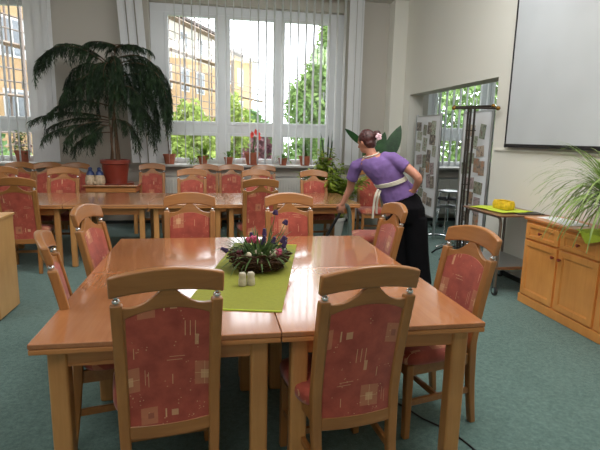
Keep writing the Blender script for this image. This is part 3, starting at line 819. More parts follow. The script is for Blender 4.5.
def spike(x, y, z, lean, n=3, r=.009, L=.036, m='purpleflower', nm='grape_hyacinth'):
    g = MB(); base = V((x, y, .06)); tip = V((x+lean[0], y+lean[1], z)); 
    g.tube([base, base.lerp(tip, .5)+V((0, 0, .01)), tip], .0026, 5)
    o = g.build('flower_stem', M['stem'], t)
    f = MB(); d = (tip-base).normalized()
    for i in range(9):
        s = i/8
        for j in range(6):
            a = 2*PI*j/6+i; u, w = f.frame(d); f.ball(tip+d*(s*L)+(u*math.cos(a)+w*math.sin(a))*r*(1-.45*s), .0072*(1-.3*s), 6, 4)
    f.build(nm, M[m], o, smooth=True)
for x, y, z, l in ((.02, -.03, .17, (.01, 0)), (.06, 0, .155, (.03, 0)), (.09, -.04, .17, (.05, 0)), (-.02, .02, .18, (-.02, 0)), (.10, .02, .15, (.06, 0)), (-.10, -.03, .12, (-.10, -.02)), (.04, .03, .2, (.0, .01)), (.11, -.05, .14, (.04, 0)), (.0, .02, .145, (.03, 0))): spike(x, y, z, l)
spike(.08, .04, .27, (.09, 0), L=.022, r=.013); spike(.06, .04, .33, (.05, .02), L=.022, r=.013)
for x, y, z, r in ((-.03, -.02, .185, .026), (-.06, 0, .175, .022), (.11, -.09, .115, .028), (-.01, .0, .165, .018), (-.12, -.03, .10, .022)):
    mb = MB()
    for k in range(16):
        a = k*2.4; e = 1-k/8; dd = V((math.cos(a), math.sin(a), e)).normalized(); mb.ball(V((x, y, z))+dd*r*.7, r*.42, 6, 4)
    mb.build('pink_blossom', M['pink'], t, smooth=True)
mb = MB(); mb.tube([(-.03, -.02, .06), (-.03, -.02, .18)], .003, 5); mb.tube([(-.06, 0, .06), (-.06, 0, .17)], .003, 5); mb.build('flower_stem', M['stem'], t)
mb = MB()
eggs_ = ((.06, -.115, .105), (.09, -.10, .11), (-.07, -.115, .105), (.0, -.11, .105), (-.02, -.08, .11))
for x, y, z in eggs_:
    mb = MB(); mb.ball((x, y, z), (.018, .016, .022), 10, 7); mb.build('egg', M['egg'], t, smooth=True)

def shaker(x, y, label, m='shaker', h=.076):
    t = thing('shaker', label, 'shaker', (x, y, .7535), 0, 'salt and pepper shakers')
    mb = MB(); mb.lathe([(.012, 0), (.021, 0), (.023, .006), (.022, h*.45), (.0185, h*.62), (.02, h*.7)], (0, 0, 0), 16); mb.build('body', M[m], t, smooth=True, angle=40)
    mb = MB(); mb.lathe([(.02, h*.69), (.021, h*.8), (.017, h*.95), (.008, h), (0, h)], (0, 0, 0), 16)
    mb.build('cap', M['steel'] if m != 'shaker' else M['shaker'], t, smooth=True)
shaker(.152, 2.60, 'pale stoneware shaker on the runner, left of its close pair')
shaker(.200, 2.607, 'pale stoneware shaker on the runner, touching the left one')
shaker(.462, 3.14, 'dark peppered shaker with metal cap behind the nest', 'nest', .085)

# ------------------------------------------------------------------ sideboard on the right wall
t = thing('sideboard', 'long alder sideboard with drawers over panelled doors on right wall', 'cabinet', (3.19, 0, 0))
fx = -.19; yA, yB = 4.222, 1.95; D = .19
mb = MB(); mb.box(fx+.012, D, yB, yA-.012, .07, .83); mb.build('carcass', M['cabwood'], t, bevel=.004)
mb = MB(); mb.box(fx-.012, D, yB-.01, yA+.008, .828, .855); mb.build('top_board', M['cabtop'], t, bevel=.006)
mb = MB(); mb.box(fx-.004, D, yB, yA-.004, 0, .085); mb.build('plinth', M['cabwood'], t, bevel=.006)
def front(kind, y0, y1, z0, z1, ky, kz):
    mb = MB(); w = .052; f0, f1 = fx-.008, fx+.014
    mb.box(f0, f1, y0, y0+w, z0, z1); mb.box(f0, f1, y1-w, y1, z0, z1); mb.box(f0, f1, y0+w, y1-w, z0, z0+w if kind == 'door' else z0+.034); mb.box(f0, f1, y0+w, y1-w, z1-(w if kind == 'door' else .034), z1)
    e = w if kind == 'door' else .034
    mb.box(fx+.002, fx+.014, y0+w-.002, y1-w+.002, z0+e-.002, z1-e+.002)
    # raised moulding inside the frame
    mb.box(fx-.003, fx+.004, y0+w, y0+w+.008, z0+e, z1-e); mb.box(fx-.003, fx+.004, y1-w-.008, y1-w, z0+e, z1-e); mb.box(fx-.003, fx+.004, y0+w, y1-w, z0+e, z0+e+.008); mb.box(fx-.003, fx+.004, y0+w, y1-w, z1-e-.008, z1-e)
    o = mb.build(kind, M['cabwood'], t, bevel=.003)
    k = MB(); k.tube([(fx-.006, ky, kz), (fx-.02, ky, kz), (fx-.024, ky, kz), (fx-.034, ky, kz), (fx-.038, ky, kz)], [.007, .007, .014, .015, .008], 10); k.build('knob', M['bigpot'], o, smooth=True)
mod = .484
for i in range(4):
    b = yA-.035-i*mod; a = b-mod+.03
    if a < yB: break
    front('drawer', a, b, .655, .80, (a+b)/2, .73)
    front('door', a, b, .10, .635, (a+.03 if i % 2 == 0 else b-.03), .555)
# things on the sideboard
for i, (x, y, rz, lab) in enumerate(((3.20, 4.03, .12, 'sheet of white paper flat on the sideboard by the trolley'), (3.16, 3.82, -.15, 'sheet of white paper flat on the sideboard, nearer the spider plant'))):
    mb = MB(); mb.box(-.105, .105, -.15, .15, 0, .002+.002*i); o = mb.build('paper_sheet', M['paper'], None, loc=(x, y, .8556)); o.rotation_euler.z = rz; tag(o, lab, 'paper', 'papers on the sideboard')
t = thing('table_mat', 'lime cloth under the spider plant with corner hanging over the sideboard', 'cloth', (3.17, 3.27, .8556), 0)
mb = MB(); mb.box(-.17, .17, -.28, .28, 0, .003)
mb.add([(-.17, .28, .003), (-.17, -.18, .003), (-.206, .20, .0), (-.206, -.14, .0), (-.214, .10, -.085), (-.212, .02, -.06)], [(0, 1, 3, 2), (2, 3, 5, 4)])
mb.build('cloth', M['limecloth'], t)
rng = random.Random(17)
t = thing('spider_plant', 'spider plant with long arching striped leaves in a white pot on sideboard', 'plant', (3.13, 3.27, .859))
mb = MB(); pot(mb, .085, .125, .19, 0, .008, 22); mb.build('pot', M['whitepot'], t, smooth=True, angle=30); soil(t, .11, .165)
fo = MB()
for k in range(330):
    a = rng.uniform(0, 2*PI); up = rng.uniform(.6, 4.5); L = rng.uniform(.45, .90)
    dx, dy = math.cos(a), math.sin(a)
    if dx > .1: dx *= .12; L *= .8
    fo.blade((dx*.05, dy*.05, .17), (dx, dy, up), L, .022, rng.uniform(1.6, 3.2), 12, wid=lambda q: (1-q*.9)**.6*min(1, .4+q*6))
fo.v = [((x if x < .10 else .10+.14*(1-math.exp(-(x-.10)/.14))), y, z) for x, y, z in fo.v]      # leaves bend back from the wall
fo.build('foliage', M['spiderleaf'], t)

# ------------------------------------------------------------------ serving trolley
t = thing('serving_trolley', 'serving trolley with chrome tube frame, wooden top and castors', 'trolley', (3.085, 4.72, 0))
hx, hy = .28, .37
mb = MB(); mb.box(-hx, hx, -hy, hy, .822, .842); mb.build('top_shelf', M['trolleywood'], t, bevel=.006)
mb = MB(); mb.box(-hx+.03, hx-.03, -hy+.03, hy-.03, .28, .30); bs = mb.build('bottom_shelf', M['trolleywood'], t, bevel=.004)
mb = MB(); mb.box(-hx+.04, hx-.04, -hy+.04, hy-.04, .3, .3015); mb.build('shelf_liner', M['steel'], bs)
for sx in (-1, 1):
    mb = MB(); X = sx*(hx-.045)
    pts = [(X, -hy+.045, .07), (X, -hy+.045, .75), (X, -hy+.06, .80), (X, -hy+.10, .815), (X, hy-.10, .815), (X, hy-.06, .80), (X, hy-.045, .75), (X, hy-.045, .07)]
    mb.tube(pts, .0155, 10); mb.build('tube_frame', M['pipe'], t, smooth=True)
    for sy in (-1, 1):
        c = MB(); Y = sy*(hy-.045)
        c.cur = 0; c.tube([(X, Y, .10), (X, Y, .07)], .014, 8); c.box(X-.016, X-.012, Y-.02, Y+.02, .028, .075); c.box(X+.012, X+.016, Y-.02, Y+.02, .028, .075)
        cc = c.build('caster', M['chrome'], t)
        w = MB(); w.tube([(X-.012, Y, .046), (X+.012, Y, .046)], .046, 18); w.tube([(X-.014, Y, .046), (X+.014, Y, .046)], .02, 12); w.build('wheel', M['rubber'], cc, smooth=True, angle=40)
mb = MB(); mb.tube([(-.235, -hy+.045, .27), (.235, -hy+.045, .27)], .008, 8); mb.tube([(-.235, hy-.045, .27), (.235, hy-.045, .27)], .008, 8); mb.build('cross_tube', M['chrome'], t, smooth=True)
t = thing('folded_cloth', 'lime green cloth spread over the trolley top', 'cloth', (3.05, 4.74, .8428), math.radians(8))
mb = MB(); vs = []
for j in range(9):
    for i in range(7): x = -.19+.38*i/6; y = -.27+.54*j/8; vs.append((x, y, .006+.004*math.sin(x*22+y*9)+.003*math.sin(y*17)))
mb.add(vs, [(j*7+i, j*7+i+1, (j+1)*7+i+1, (j+1)*7+i) for j in range(8) for i in range(6)]); o = mb.build('cloth', M['limecloth'], t, smooth=True)
so = o.modifiers.new('s', 'SOLIDIFY'); so.thickness = .006
t = thing('yellow_basket', 'small yellow woven basket on the green cloth of the trolley', 'basket', (3.08, 4.73, .857), math.radians(10))
mb = MB()
for k in range(7):
    z = .006+k*.0125; q = .078+.010*math.sin(k/6*PI)
    mb.tube([(math.copysign(abs(math.cos(a))**.6, math.cos(a))*q*.8, math.copysign(abs(math.sin(a))**.6, math.sin(a))*q*1.35, z) for a in lin(0, 2*PI, 25)], .0075, 6)
for k in range(22):
    a = 2*PI*k/22; q = .08; mb.tube([(math.copysign(abs(math.cos(a))**.6, math.cos(a))*q*.8, math.copysign(abs(math.sin(a))**.6, math.sin(a))*q*1.35, z) for z in (0, .045, .085)], .006, 5)
mb.build('wicker_body', M['yellow'], t, smooth=True)
mb = MB(); mb.box(-.06, .06, -.1, .1, .0, .006); mb.build('base', M['yellow'], t)
t = thing('magazine', 'dark magazine lying at the sideboard end of the trolley', 'magazine', (3.19, 4.475, .8425), math.radians(-6))
mb = MB(); mb.box(-.14, .14, -.085, .085, .0, .008); mb.build('cover', M['black'], t, bevel=.002)
mb = MB(); mb.box(-.137, .139, -.082, .082, .0012, .0068); mb.build('pages', M['paper'], t)

# ------------------------------------------------------------------ beech cabinet at the left picture edge
t = thing('low_cabinet', 'pale beech cabinet end cut by the left picture edge', 'cabinet', (-2.25, 4.40, 0))
mb = MB(); mb.box(-.52, .50, -.20, .21, .02, .84); mb.build('carcass', M['palecab'], t, bevel=.003)
mb = MB(); mb.box(-.53, .515, -.222, .215, .84, .862); mb.build('top_board', M['palecab'], t, bevel=.003)
for s in (-1, 1):
    mb = MB(); mb.box(min(s*.005, s*.495), max(s*.005, s*.495), -.22, -.201, .06, .83); d = mb.build('door', M['palecab'], t, bevel=.003)
    k = MB(); k.tube([(s*.05, -.222, .5), (s*.05, -.245, .5)], [.006, .012], 10); k.build('knob', M['steel'], d)
mb = MB(); mb.box(-.5, .48, -.18, .2, 0, .06); mb.build('plinth', M['dark'], t)

# ------------------------------------------------------------------ photo boards in the opening
def board(cx, y0, y1, label, seed, zt=1.96, ang=0):
    t = thing('photo_board', label, 'notice board', (cx, (y0+y1)/2, 0), ang, 'photo boards in the wall opening')
    h = (y1-y0)/2; zb = .36
    mb = MB(); mb.box(-.012, .012, -h+.02, h-.02, zb, zt-.02); mb.build('panel', M['paper'], t)
    mb = MB()
    for s in (-1, 1): mb.tube([(0, s*h, .05), (0, s*h, zt+.02)], .02, 12)
    mb.box(-.016, .016, -h, h, zt-.02, zt); mb.box(-.016, .016, -h, h, zb-.02, zb)
    mb.build('pole_frame', M['steel'], t, smooth=True, angle=40)
    for s in (-1, 1):
        f = MB(); pts = [(x, s*h, .03+.05*(1-(x/.28)**2)) for x in lin(-.28, .28, 11)]; f.tube(pts, .017, 8); f.ball((-.28, s*h, .025), .024, 8, 6); f.ball((.28, s*h, .025), .024, 8, 6)
        f.build('foot', M['chrome'], t, smooth=True)
    rng = random.Random(seed); used = []
    k = 0; tries = 0
    while k < 24 and tries < 900:
        tries += 1
        w, hh = rng.choice(((.14, .19), (.19, .14), (.16, .22), (.21, .16), (.13, .17)))
        y = rng.uniform(-h+.13, h-.13); z = zb+.14+(zt-zb-.28)*rng.random()**.75
        if any(abs(y-a) < (w+c)/2-.012 and abs(z-b) < (hh+d)/2-.012 for a, b, c, d in used): continue
        used.append((y, z, w, hh)); k += 1
        for sd in (-1, ):
            p = MB(); a = rng.uniform(-.14, .14); R = Matrix.Translation((sd*(.0138+.0004*k), y, z)) @ Matrix.Rotation(a, 4, 'X')
            p.box(-.0006, .0006, -w/2, w/2, -hh/2, hh/2, R); p.build('photo_print', M['photo%d' % rng.randrange(6)], t)
board(3.45, 7.12, 8.02, 'white photo board on poles at the left of the wall opening', 2)
board(3.50, 5.78, 6.50, 'white photo board on poles behind the dark display stand', 9)

# dark stand with brass finials
t = thing('display_stand', 'dark metal stand with crossed top rods and brass ball finials', 'stand', (3.27, 5.93, 0))
mb = MB()
for k, (bxx, by) in enumerate(((-.035, 0), (.0, .0), (.055, .0))): mb.tube([(bxx, by, .06), (bxx*1.0, by, 1.98)], .0145, 8)
mb.tube([(-.05, 0, 1.7), (.09, 0, 1.7)], .007, 6); mb.tube([(-.05, 0, 1.0), (.07, 0, 1.0)], .007, 6); mb.tube([(-.05, 0, .35), (.07, 0, .35)], .007, 6)
mb.build('upright', M['darkmetal'], t, smooth=True)
for (p0, p1) in (((-.235, 0, 1.975), (.06, -.52, 1.955)), ((-.20, .05, 1.99), (.045, -.44, 1.985))):
    r = MB(); r.tube([p0, p1], .012, 8); ro = r.build('rod', M['darkmetal'], t, smooth=True)
    for p in (p0, p1): b = MB(); b.ball(p, .027, 12, 8); b.build('finial', M['brass'], ro, smooth=True)
for a in (PI*1.12, PI*1.75, PI*.3, PI*.75):
    f = MB(); c, s_ = math.cos(a), math.sin(a); pts = [(c*r, s_*r, z) for r, z in ((0, .14), (.08, .15), (.2, .13), (.32, .07), (.38, .016))]
    f.tube(pts, .012, 8); f.build('foot', M['black'], t, smooth=True)

# stacked stools in the adjoining room
for k in range(3):
    t = thing('stacking_stool', ['bottom stool of the small stack with pale wooden front leg', 'middle stool of the small stack in the adjoining room', 'topmost stool of the small stack in the adjoining room'][k], 'stool', (3.98, 7.75, .13*k), 0, 'stacked stools in the adjoining room')
    s_ = MB(); s_.lathe([(.05, .43), (.16, .43), (.178, .44), (.178, .452), (.165, .462), (0, .465)], (0, 0, 0), 24); s_.build('seat', M['steel'] if k != 1 else M['rubber'], t, smooth=True, angle=40)
    for i in range(4):
        a = PI/4+i*PI/2+.2; l = MB(); l.tube([(math.cos(a)*.13, math.sin(a)*.13, .435), (math.cos(a)*.185, math.sin(a)*.185, 0)], .011, 8); l.build('leg', M['chrome'], t, smooth=True)

# floor cable
mb = MB(); pts = [(1.02, 2.62), (1.10, 2.50), (1.16, 2.36), (1.235, 2.26), (1.29, 2.14), (1.315, 2.03), (1.33, 1.9), (1.40, 1.72), (1.5, 1.5)]
mb.tube([(x, y, .006) for x, y in pts], .005, 6); o = mb.build('floor_cable', M['black'], None, smooth=True); tag(o, 'thin black cable on the carpet right of the near table', 'cable')
for s in (-1, 1):
    mb = MB(); mb.ball((4.02+s*.065, 8.2, .03), (.045, .11, .03), 10, 7); mb.ball((4.02+s*.065, 8.15, .045), (.042, .055, .03), 10, 7)
    o = mb.build('dark_shoe', M['black'], None, smooth=True); tag(o, ['left', '', 'right'][s+1]+' dark shoe of a pair on the floor by the adjoining room radiator', 'shoe', 'dark shoes by the radiator')

# ------------------------------------------------------------------ the woman
def capsule_chain(mb, pts, rs, n=14, flat=1.0):
    P = [V(p) for p in pts]; mb.tube(P, rs, n, flat=flat)
    for p, r in zip(P, rs): mb.ball(p, (r, r, r*1.0), n, 8)
def spline(pts, n=6):
    out = []; P = [V(p) for p in pts]
    for i in range(len(P)-1):
        a = P[max(i-1, 0)]; b = P[i]; c = P[i+1]; d = P[min(i+2, len(P)-1)]
        for k in range(n):
            t = k/n; out.append(.5*((2*b)+(-a+c)*t+(2*a-5*b+4*c-d)*t*t+(-a+3*b-3*c+d)*t**3))
    out.append(P[-1]); return out
PX, PYY = 0, 0
who = thing('person', 'woman in purple T-shirt and black trousers bending over a vacuum tube', 'person', (2.0, 4.75, 0))
def rel(p): return V(p)-V((2.0, 4.75, 0))
# torso frame: hips to neck
hipc = V((1.93, 4.70, .93)); neck = V((1.585, 4.80, 1.405)); headc = V((1.545, 4.845, 1.530))
shL = V((1.475, 4.93, 1.275)); shR = V((1.775, 4.68, 1.375))
elL = V((1.445, 5.02, 1.045)); haL = V((1.375, 5.06, .865))
elR = V((1.985, 4.52, 1.20)); haR = V((1.985, 4.60, 1.06))
acr = (shR-shL).normalized(); spine = (neck-hipc).normalized(); fwd = spine.cross(acr).normalized()   # fwd points to her front
if fwd.y < 0: fwd = -fwd
def ell_loft(mb, rings, n=20):
    """rings: centre, half-width vector, half-depth vector"""
    vs = []; k = len(rings)
    for c, u, w in rings:
        for j in range(n): a = 2*PI*j/n; vs.append(rel(c)+u*math.cos(a)+w*math.sin(a))
    fs = [(i*n+j, i*n+(j+1) % n, (i+1)*n+(j+1) % n, (i+1)*n+j) for i in range(k-1) for j in range(n)]+[tuple(range(n-1, -1, -1)), tuple((k-1)*n+j for j in range(n))]
    mb.add(vs, fs)
def torso(mb, g=0, upto=1.0):
    hipdir = V((.92, -.38, .02)).normalized()
    prof = [(-.02, .175, .125), (.12, .165, .118), (.28, .142, .105), (.42, .138, .105), (.58, .155, .115), (.74, .168, .115), (.86, .165, .10), (.95, .12, .08), (1.0, .07, .06)]
    rings = []
    for s, a, b in prof:
        if s > upto: continue
        c = hipc.lerp(neck, s)+V((0, 0, .03))*math.sin(PI*max(0, s)) - fwd*.02*math.sin(PI*max(0, min(1, s)))
        u = hipdir.lerp(acr, max(0, min(1, s))).normalized(); rings.append((c, u*(a+g), fwd*(b+g)))
    ell_loft(mb, rings)
body = MB()
torso(body)
capsule_chain(body, [rel(neck-spine*.03), rel(neck+V((-.01, .01, .05))), rel(headc-V((0, 0, .06)))], [.058, .052, .05])
# head with face turned away, down and to her left
hd = V((-.48, .80, -.34)).normalized()      # gaze
up = (V((0, 0, 1))-hd*hd.z).normalized(); rt = hd.cross(up)
R = Matrix((rt, hd, up)).transposed()
body.ball(rel(headc+up*.015), (.072, .09, .105), 18, 14, R)
body.ball(rel(headc+hd*.03-up*.055), (.052, .058, .05), 14, 10, R)
body.tube([rel(headc+hd*.085+up*.02), rel(headc+hd*.112-up*.018), rel(headc+hd*.088-up*.026)], [.008, .014, .009], 8)      # nose
for s in (-1, 1):
    body.ball(rel(headc+rt*s*.073-up*.005-hd*.005), (.010, .02, .032), 8, 6, R)
    body.ball(rel(headc+hd*.075+rt*s*.03+up*.028), (.016, .012, .007), 8, 6, R)
body.ball(rel(headc+hd*.085-up*.055), (.024, .012, .008), 8, 6, R)
# arms
capsule_chain(body, [rel(p) for p in spline([shL, shL.lerp(elL, .55)+V((-.012, 0, 0)), elL, elL.lerp(haL, .5), haL], 4)], [.052, .051, .05, .048, .046, .044, .042, .041, .041, .040, .038, .036, .033, .030, .027, .025, .024][:17])
capsule_chain(body, [rel(p) for p in spline([shR, shR.lerp(elR, .55)+V((.012, 0, .008)), elR, elR.lerp(haR, .5)+V((.01, -.005, 0)), haR], 4)], [.053, .052, .051, .049, .047, .045, .043, .042, .042, .041, .039, .036, .033, .030, .028, .026, .025][:17])
def hand(c, d, pn, thumb, curl, L=.075):
    """palm centre start c, finger direction d, palm normal pn, thumb side vector, finger curl per joint"""
    d = V(d).normalized(); pn = (V(pn)-d*V(pn).dot(d)).normalized(); sd = d.cross(pn).normalized()
    if sd.dot(V(thumb)) < 0: sd = -sd
    Rm = Matrix((sd, d, pn)).transposed(); body.ball(rel(c+d*.042), (.040, .050, .017), 12, 8, Rm)
    for k, (o, ln) in enumerate(((.029, .92), (.010, 1.0), (-.009, .95), (-.027, .74))):
        p = c+d*.080+sd*o; pts = [c+d*.05+sd*o*.9, p]; dd = d.copy()
        for q in range(3):
            dd = (dd*math.cos(curl)+pn*math.sin(curl)).normalized(); 
            p = p+dd*L*ln*(.42, .32, .26)[q]; pts.append(p)
            pnn = pn
        capsule_chain(body, [rel(x) for x in pts], [.0095, .009, .0085, .008, .007], 8)
    tp = [c+d*.015+sd*.028, c+d*.04+sd*.05+pn*.008, c+d*.068+sd*.052+pn*.022, c+d*.088+sd*.042+pn*.032]
    capsule_chain(body, [rel(x) for x in tp], [.012, .0105, .0095, .008], 8)
hand(haL, (-.10, .12, -.85), (.25, .9, -.1), (-.6, .5, 0), .62)
hand(haR, (-.45, .28, -.55), (-.3, .9, .1), (-.6, 0, .5), .35)
# legs
ft = {}
for s, hipx, knee, ank in ((-1, V((1.85, 4.76, .86)), V((1.88, 4.83, .47)), V((1.93, 4.86, .07))), (1, V((2.03, 4.68, .86)), V((2.12, 4.70, .47)), V((2.18, 4.72, .07)))):
    capsule_chain(body, [rel(hipx), rel(hipx.lerp(knee, .5)), rel(knee), rel(knee.lerp(ank, .35)), rel(ank)], [.085, .075, .055, .052, .036])
    toe = ank+V((-.06, .14, -.04)); capsule_chain(body, [rel(ank-V((-.01, .03, .035))), rel(ank.lerp(toe, .5)), rel(toe)], [.034, .034, .024]); ft[s] = (ank, toe)
bo = body.build('body', M['skin'], who, smooth=True)
def remesh(o, v, it=6):
    m = o.modifiers.new('Remesh', 'REMESH'); m.mode = 'VOXEL'; m.voxel_size = v; m.use_smooth_shade = True
    m = o.modifiers.new('Smooth', 'SMOOTH'); m.factor = .5; m.iterations = it
remesh(bo, .0055, 4)
# shirt
sh = MB()
def shirt_torso(mb):
    hipdir = V((.86, -.36, .40)).normalized()
    prof = [(.09, .184, .136), (.15, .178, .132), (.20, .172, .130), (.28, .158, .120), (.42, .152, .118), (.58, .166, .126), (.74, .180, .126), (.85, .172, .110), (.93, .13, .09), (.975, .082, .072)]
    rings = []
    for s, a, b in prof:
        c = hipc.lerp(neck, s)+V((0, 0, .03))*math.sin(PI*max(0, s)) - fwd*.02*math.sin(PI*max(0, min(1, s)))
        u = hipdir.lerp(acr, max(0, min(1, s))).normalized(); rings.append((c, u*a, fwd*b))
    ell_loft(mb, rings)
shirt_torso(sh)
tl = shL.lerp(elL, .62)+V((-.012, 0, 0)); tr_ = shR.lerp(elR, .52)+V((.012, 0, .008))
capsule_chain(sh, [rel(shL+V((.05, -.03, .04))), rel(shL+V((-.002, 0, .0))), rel(shL.lerp(tl, .5))], [.062, .067, .064]); sh.tube([rel(shL), rel(shL.lerp(tl, .6)), rel(tl)], [.066, .064, .063], 16)
capsule_chain(sh, [rel(shR-V((.06, -.04, -.01))), rel(shR+V((.0, 0, .0))), rel(shR.lerp(tr_, .5))], [.062, .068, .064]); sh.tube([rel(shR), rel(shR.lerp(tr_, .6)), rel(tr_)], [.066, .064, .062], 16)
so = sh.build('shirt', M['purple'], who, smooth=True); remesh(so, .009, 5)
dt = so.modifiers.new('Folds', 'DISPLACE'); tx = bpy.data.textures.new('folds', 'CLOUDS'); tx.noise_scale = .07; dt.texture = tx; dt.strength = .014; dt.texture_coords = 'LOCAL'
# white collar line
cl = MB(); cc = hipc.lerp(neck, .975)+V((0, 0, .004)); cl.tube([rel(cc+acr*math.cos(a)*.082+fwd*math.sin(a)*.070+spine*.012) for a in lin(0, 2*PI, 29)], .007, 6); cl.build('collar', M['cream'], who, smooth=True)
# trousers
tz = MB()
hd_ = V((.92, -.38, .02)).normalized(); fw2 = V((-.38, .92, 0)).normalized().cross(V((0, 0, 1))).cross(V((0, 0, -1)))
def zr(c, a, b): return (V(c), hd_*a, V((.38, .92, 0)).normalized()*b)
ell_loft(tz, [(hipc+V((-.06, .02, .12)), acr*.128, fwd*.10), (hipc+V((-.01, .005, .04)), hd_*.176, fwd*.142), zr((1.965, 4.70, .88), .182, .150), zr((1.975, 4.715, .80), .190, .150), zr((1.98, 4.725, .72), .18, .13)])
for c in (((1.89, 4.755, .78), (1.90, 4.80, .60), (1.925, 4.83, .42), (1.955, 4.845, .22), (1.97, 4.85, .045)), ((2.06, 4.685, .78), (2.085, 4.69, .60), (2.115, 4.70, .42), (2.145, 4.71, .22), (2.17, 4.715, .045))):
    ell_loft(tz, [zr(p, a, b) for p, a, b in zip(c, (.12, .118, .114, .118, .128), (.125, .118, .112, .116, .124))])
to = tz.build('trousers', M['trouser'], who, smooth=True); remesh(to, .011, 6)
# apron strings
ap = MB()
ring = []
for a in lin(0, 2*PI, 37):
    s = .40; c = hipc.lerp(neck, s)+V((0, 0, .03))*math.sin(PI*s)-fwd*.02*math.sin(PI*s)
    ring.append(rel(c+acr*math.cos(a)*.163+fwd*math.sin(a)*.130))
for q in range(3): ap.tube([p+spine*(.014*(q-1)) for p in ring], .009, 6, cap=False)
ap.build('apron_band', M['cream'], who, smooth=True)
ap = MB(); a0 = hipc.lerp(neck, .40)-acr*.10-fwd*.12
for k, dx in ((0, 0), (1, .03)):
    pts = [rel(a0+V((dx, 0, 0))), rel(a0+V((-.035+dx, -.03, -.06))), rel(a0+V((-.045+dx, -.02, -.15))), rel(a0+V((-.05+dx*1.3, -.015, -.30+.05*k)))]
    ap.tube(spline(pts, 5), .013, 6, flat=.3)
ap.build('apron_string', M['cream'], who, smooth=True)
# apron front panel (her front, hanging)
ap = MB(); A = hipc+fwd*.15
vs = []
for j in range(8):
    for i in range(7):
        u = (i/6-.5)*.34; s = j/7
        p = hipc.lerp(neck, .38)-V((0, 0, .50*s))+acr*u*(1+.1*s)+fwd*(.135-.16*(u/.2)**2+.0*s)+V((.16, -.02, 0))*s; vs.append(rel(p))
ap.add(vs, [(j*7+i, j*7+i+1, (j+1)*7+i+1, (j+1)*7+i) for j in range(7) for i in range(6)]); ap.build('apron_panel', M['cream'], who, smooth=True)
# hair with a bun and a flower clip
hr = MB(); hr.ball(rel(headc+up*.032-hd*.018), (.084, .094, .100), 18, 14, R); hr.ball(rel(headc-hd*.075+up*.035+V((.055, -.012, .02))), (.046, .046, .046), 14, 10); hr.ball(rel(headc-hd*.05-up*.03), (.068, .05, .055), 12, 9, R)
ho = hr.build('hair', M['hair'], who, smooth=True); remesh(ho, .007, 4)
dt = ho.modifiers.new('Strands', 'DISPLACE'); tx = bpy.data.textures.new('strands', 'CLOUDS'); tx.noise_scale = .02; dt.texture = tx; dt.strength = .008; dt.texture_coords = 'LOCAL'
fc = MB(); p = headc-hd*.115+up*.02+V((.035, -.035, .0))
for k in range(5):
    a = 2*PI*k/5; ax = V((.25, -1, .1)).normalized(); u = ax.cross(V((0, 0, 1))).normalized(); w = u.cross(ax)
    fc.ball(rel(p+(u*math.cos(a)+w*math.sin(a))*.022), (.016, .007, .016), 8, 6)
fc.ball(rel(p+V((0, -.008, 0))), .008, 8, 6); fc.build('hair_flower', M['palepink'], who, smooth=True)
sm = MB()
for s in (-1, 1):
    ank, toe = ft[s]; capsule_chain(sm, [rel(ank-V((-.01, .035, .045))), rel(ank.lerp(toe, .5)-V((0, 0, .008))), rel(toe-V((0, 0, -.005)))], [.028, .037, .03])
sm.build('shoes', M['black'], who, smooth=True)

# vacuum cleaner in her hand
t = thing('vacuum_cleaner', 'vacuum cleaner with black wand and grey hose held by the woman', 'vacuum cleaner', (1.30, 5.12, 0))
o0 = V((1.30, 5.12, 0)); g = V((1.385, 5.095, .80))
mb = MB(); mb.tube([V(p)-o0 for p in (g+V((.02, 0, .04)), g, (1.28, 5.12, .60), (1.10, 5.18, .24), (1.02, 5.2, .06))], [.017, .017, .016, .016, .016], 10); mb.build('wand', M['black'], t, smooth=True)
mb = MB(); mb.box(-.42, -.16, .02, .13, .0, .05); mb.build('floor_head', M['black'], t, bevel=.012)
mb = MB(); pts = spline([g+V((.02, 0, .03)), (1.445, 5.10, .83), (1.475, 5.10, .70), (1.485, 5.10, .40), (1.51, 5.12, .16), (1.58, 5.2, .12)], 8)
pts = [V(p)-o0 for p in pts]; mb.tube(pts, [.022+.003*(i % 2) for i in range(len(pts))], 10); mb.build('hose', M['hose'], t, smooth=True)
mb = MB(); mb.ball((.42, .12, .13), (.2, .15, .12), 18, 12); mb.ball((.36, .12, .16), (.12, .13, .11), 14, 10); bo2 = mb.build('canister', M['rubber'], t, smooth=True)
for s in (-1, 1):
    mb = MB(); mb.tube([(.52, .12+s*.13, .07), (.52, .12+s*.165, .07)], .07, 18); mb.build('wheel', M['black'], t, smooth=True, angle=40)

# ------------------------------------------------------------------ outside
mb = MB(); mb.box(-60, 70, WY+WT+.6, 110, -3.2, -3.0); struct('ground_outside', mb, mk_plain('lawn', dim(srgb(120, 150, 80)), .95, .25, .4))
# long ochre building with scaffolding
P0 = V((-3.45, 35, 0)); P1 = V((4.55, 52.5, 0)); dirv = (P1-P0).normalized()
ang = math.atan2(dirv.y, dirv.x)
t = thing('apartment_building', 'long ochre building with cream attic storey under renovation across the yard', 'building', (P0.x, P0.y, -3), ang)
L1 = (P1-P0).length; ZT = 12.6   # roof edge above its base
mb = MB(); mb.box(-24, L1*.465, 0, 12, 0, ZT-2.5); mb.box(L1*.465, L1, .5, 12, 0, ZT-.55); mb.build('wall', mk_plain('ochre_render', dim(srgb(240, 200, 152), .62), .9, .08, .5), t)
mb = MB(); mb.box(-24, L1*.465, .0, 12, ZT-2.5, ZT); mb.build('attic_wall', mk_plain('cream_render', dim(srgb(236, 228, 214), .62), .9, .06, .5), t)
mb = MB(); mb.box(-24.5, L1*.465+.4, -.5, 12.5, ZT, ZT+.18); mb.box(L1*.465, L1+.5, -.1, 12.5, ZT-.55, ZT-.38)
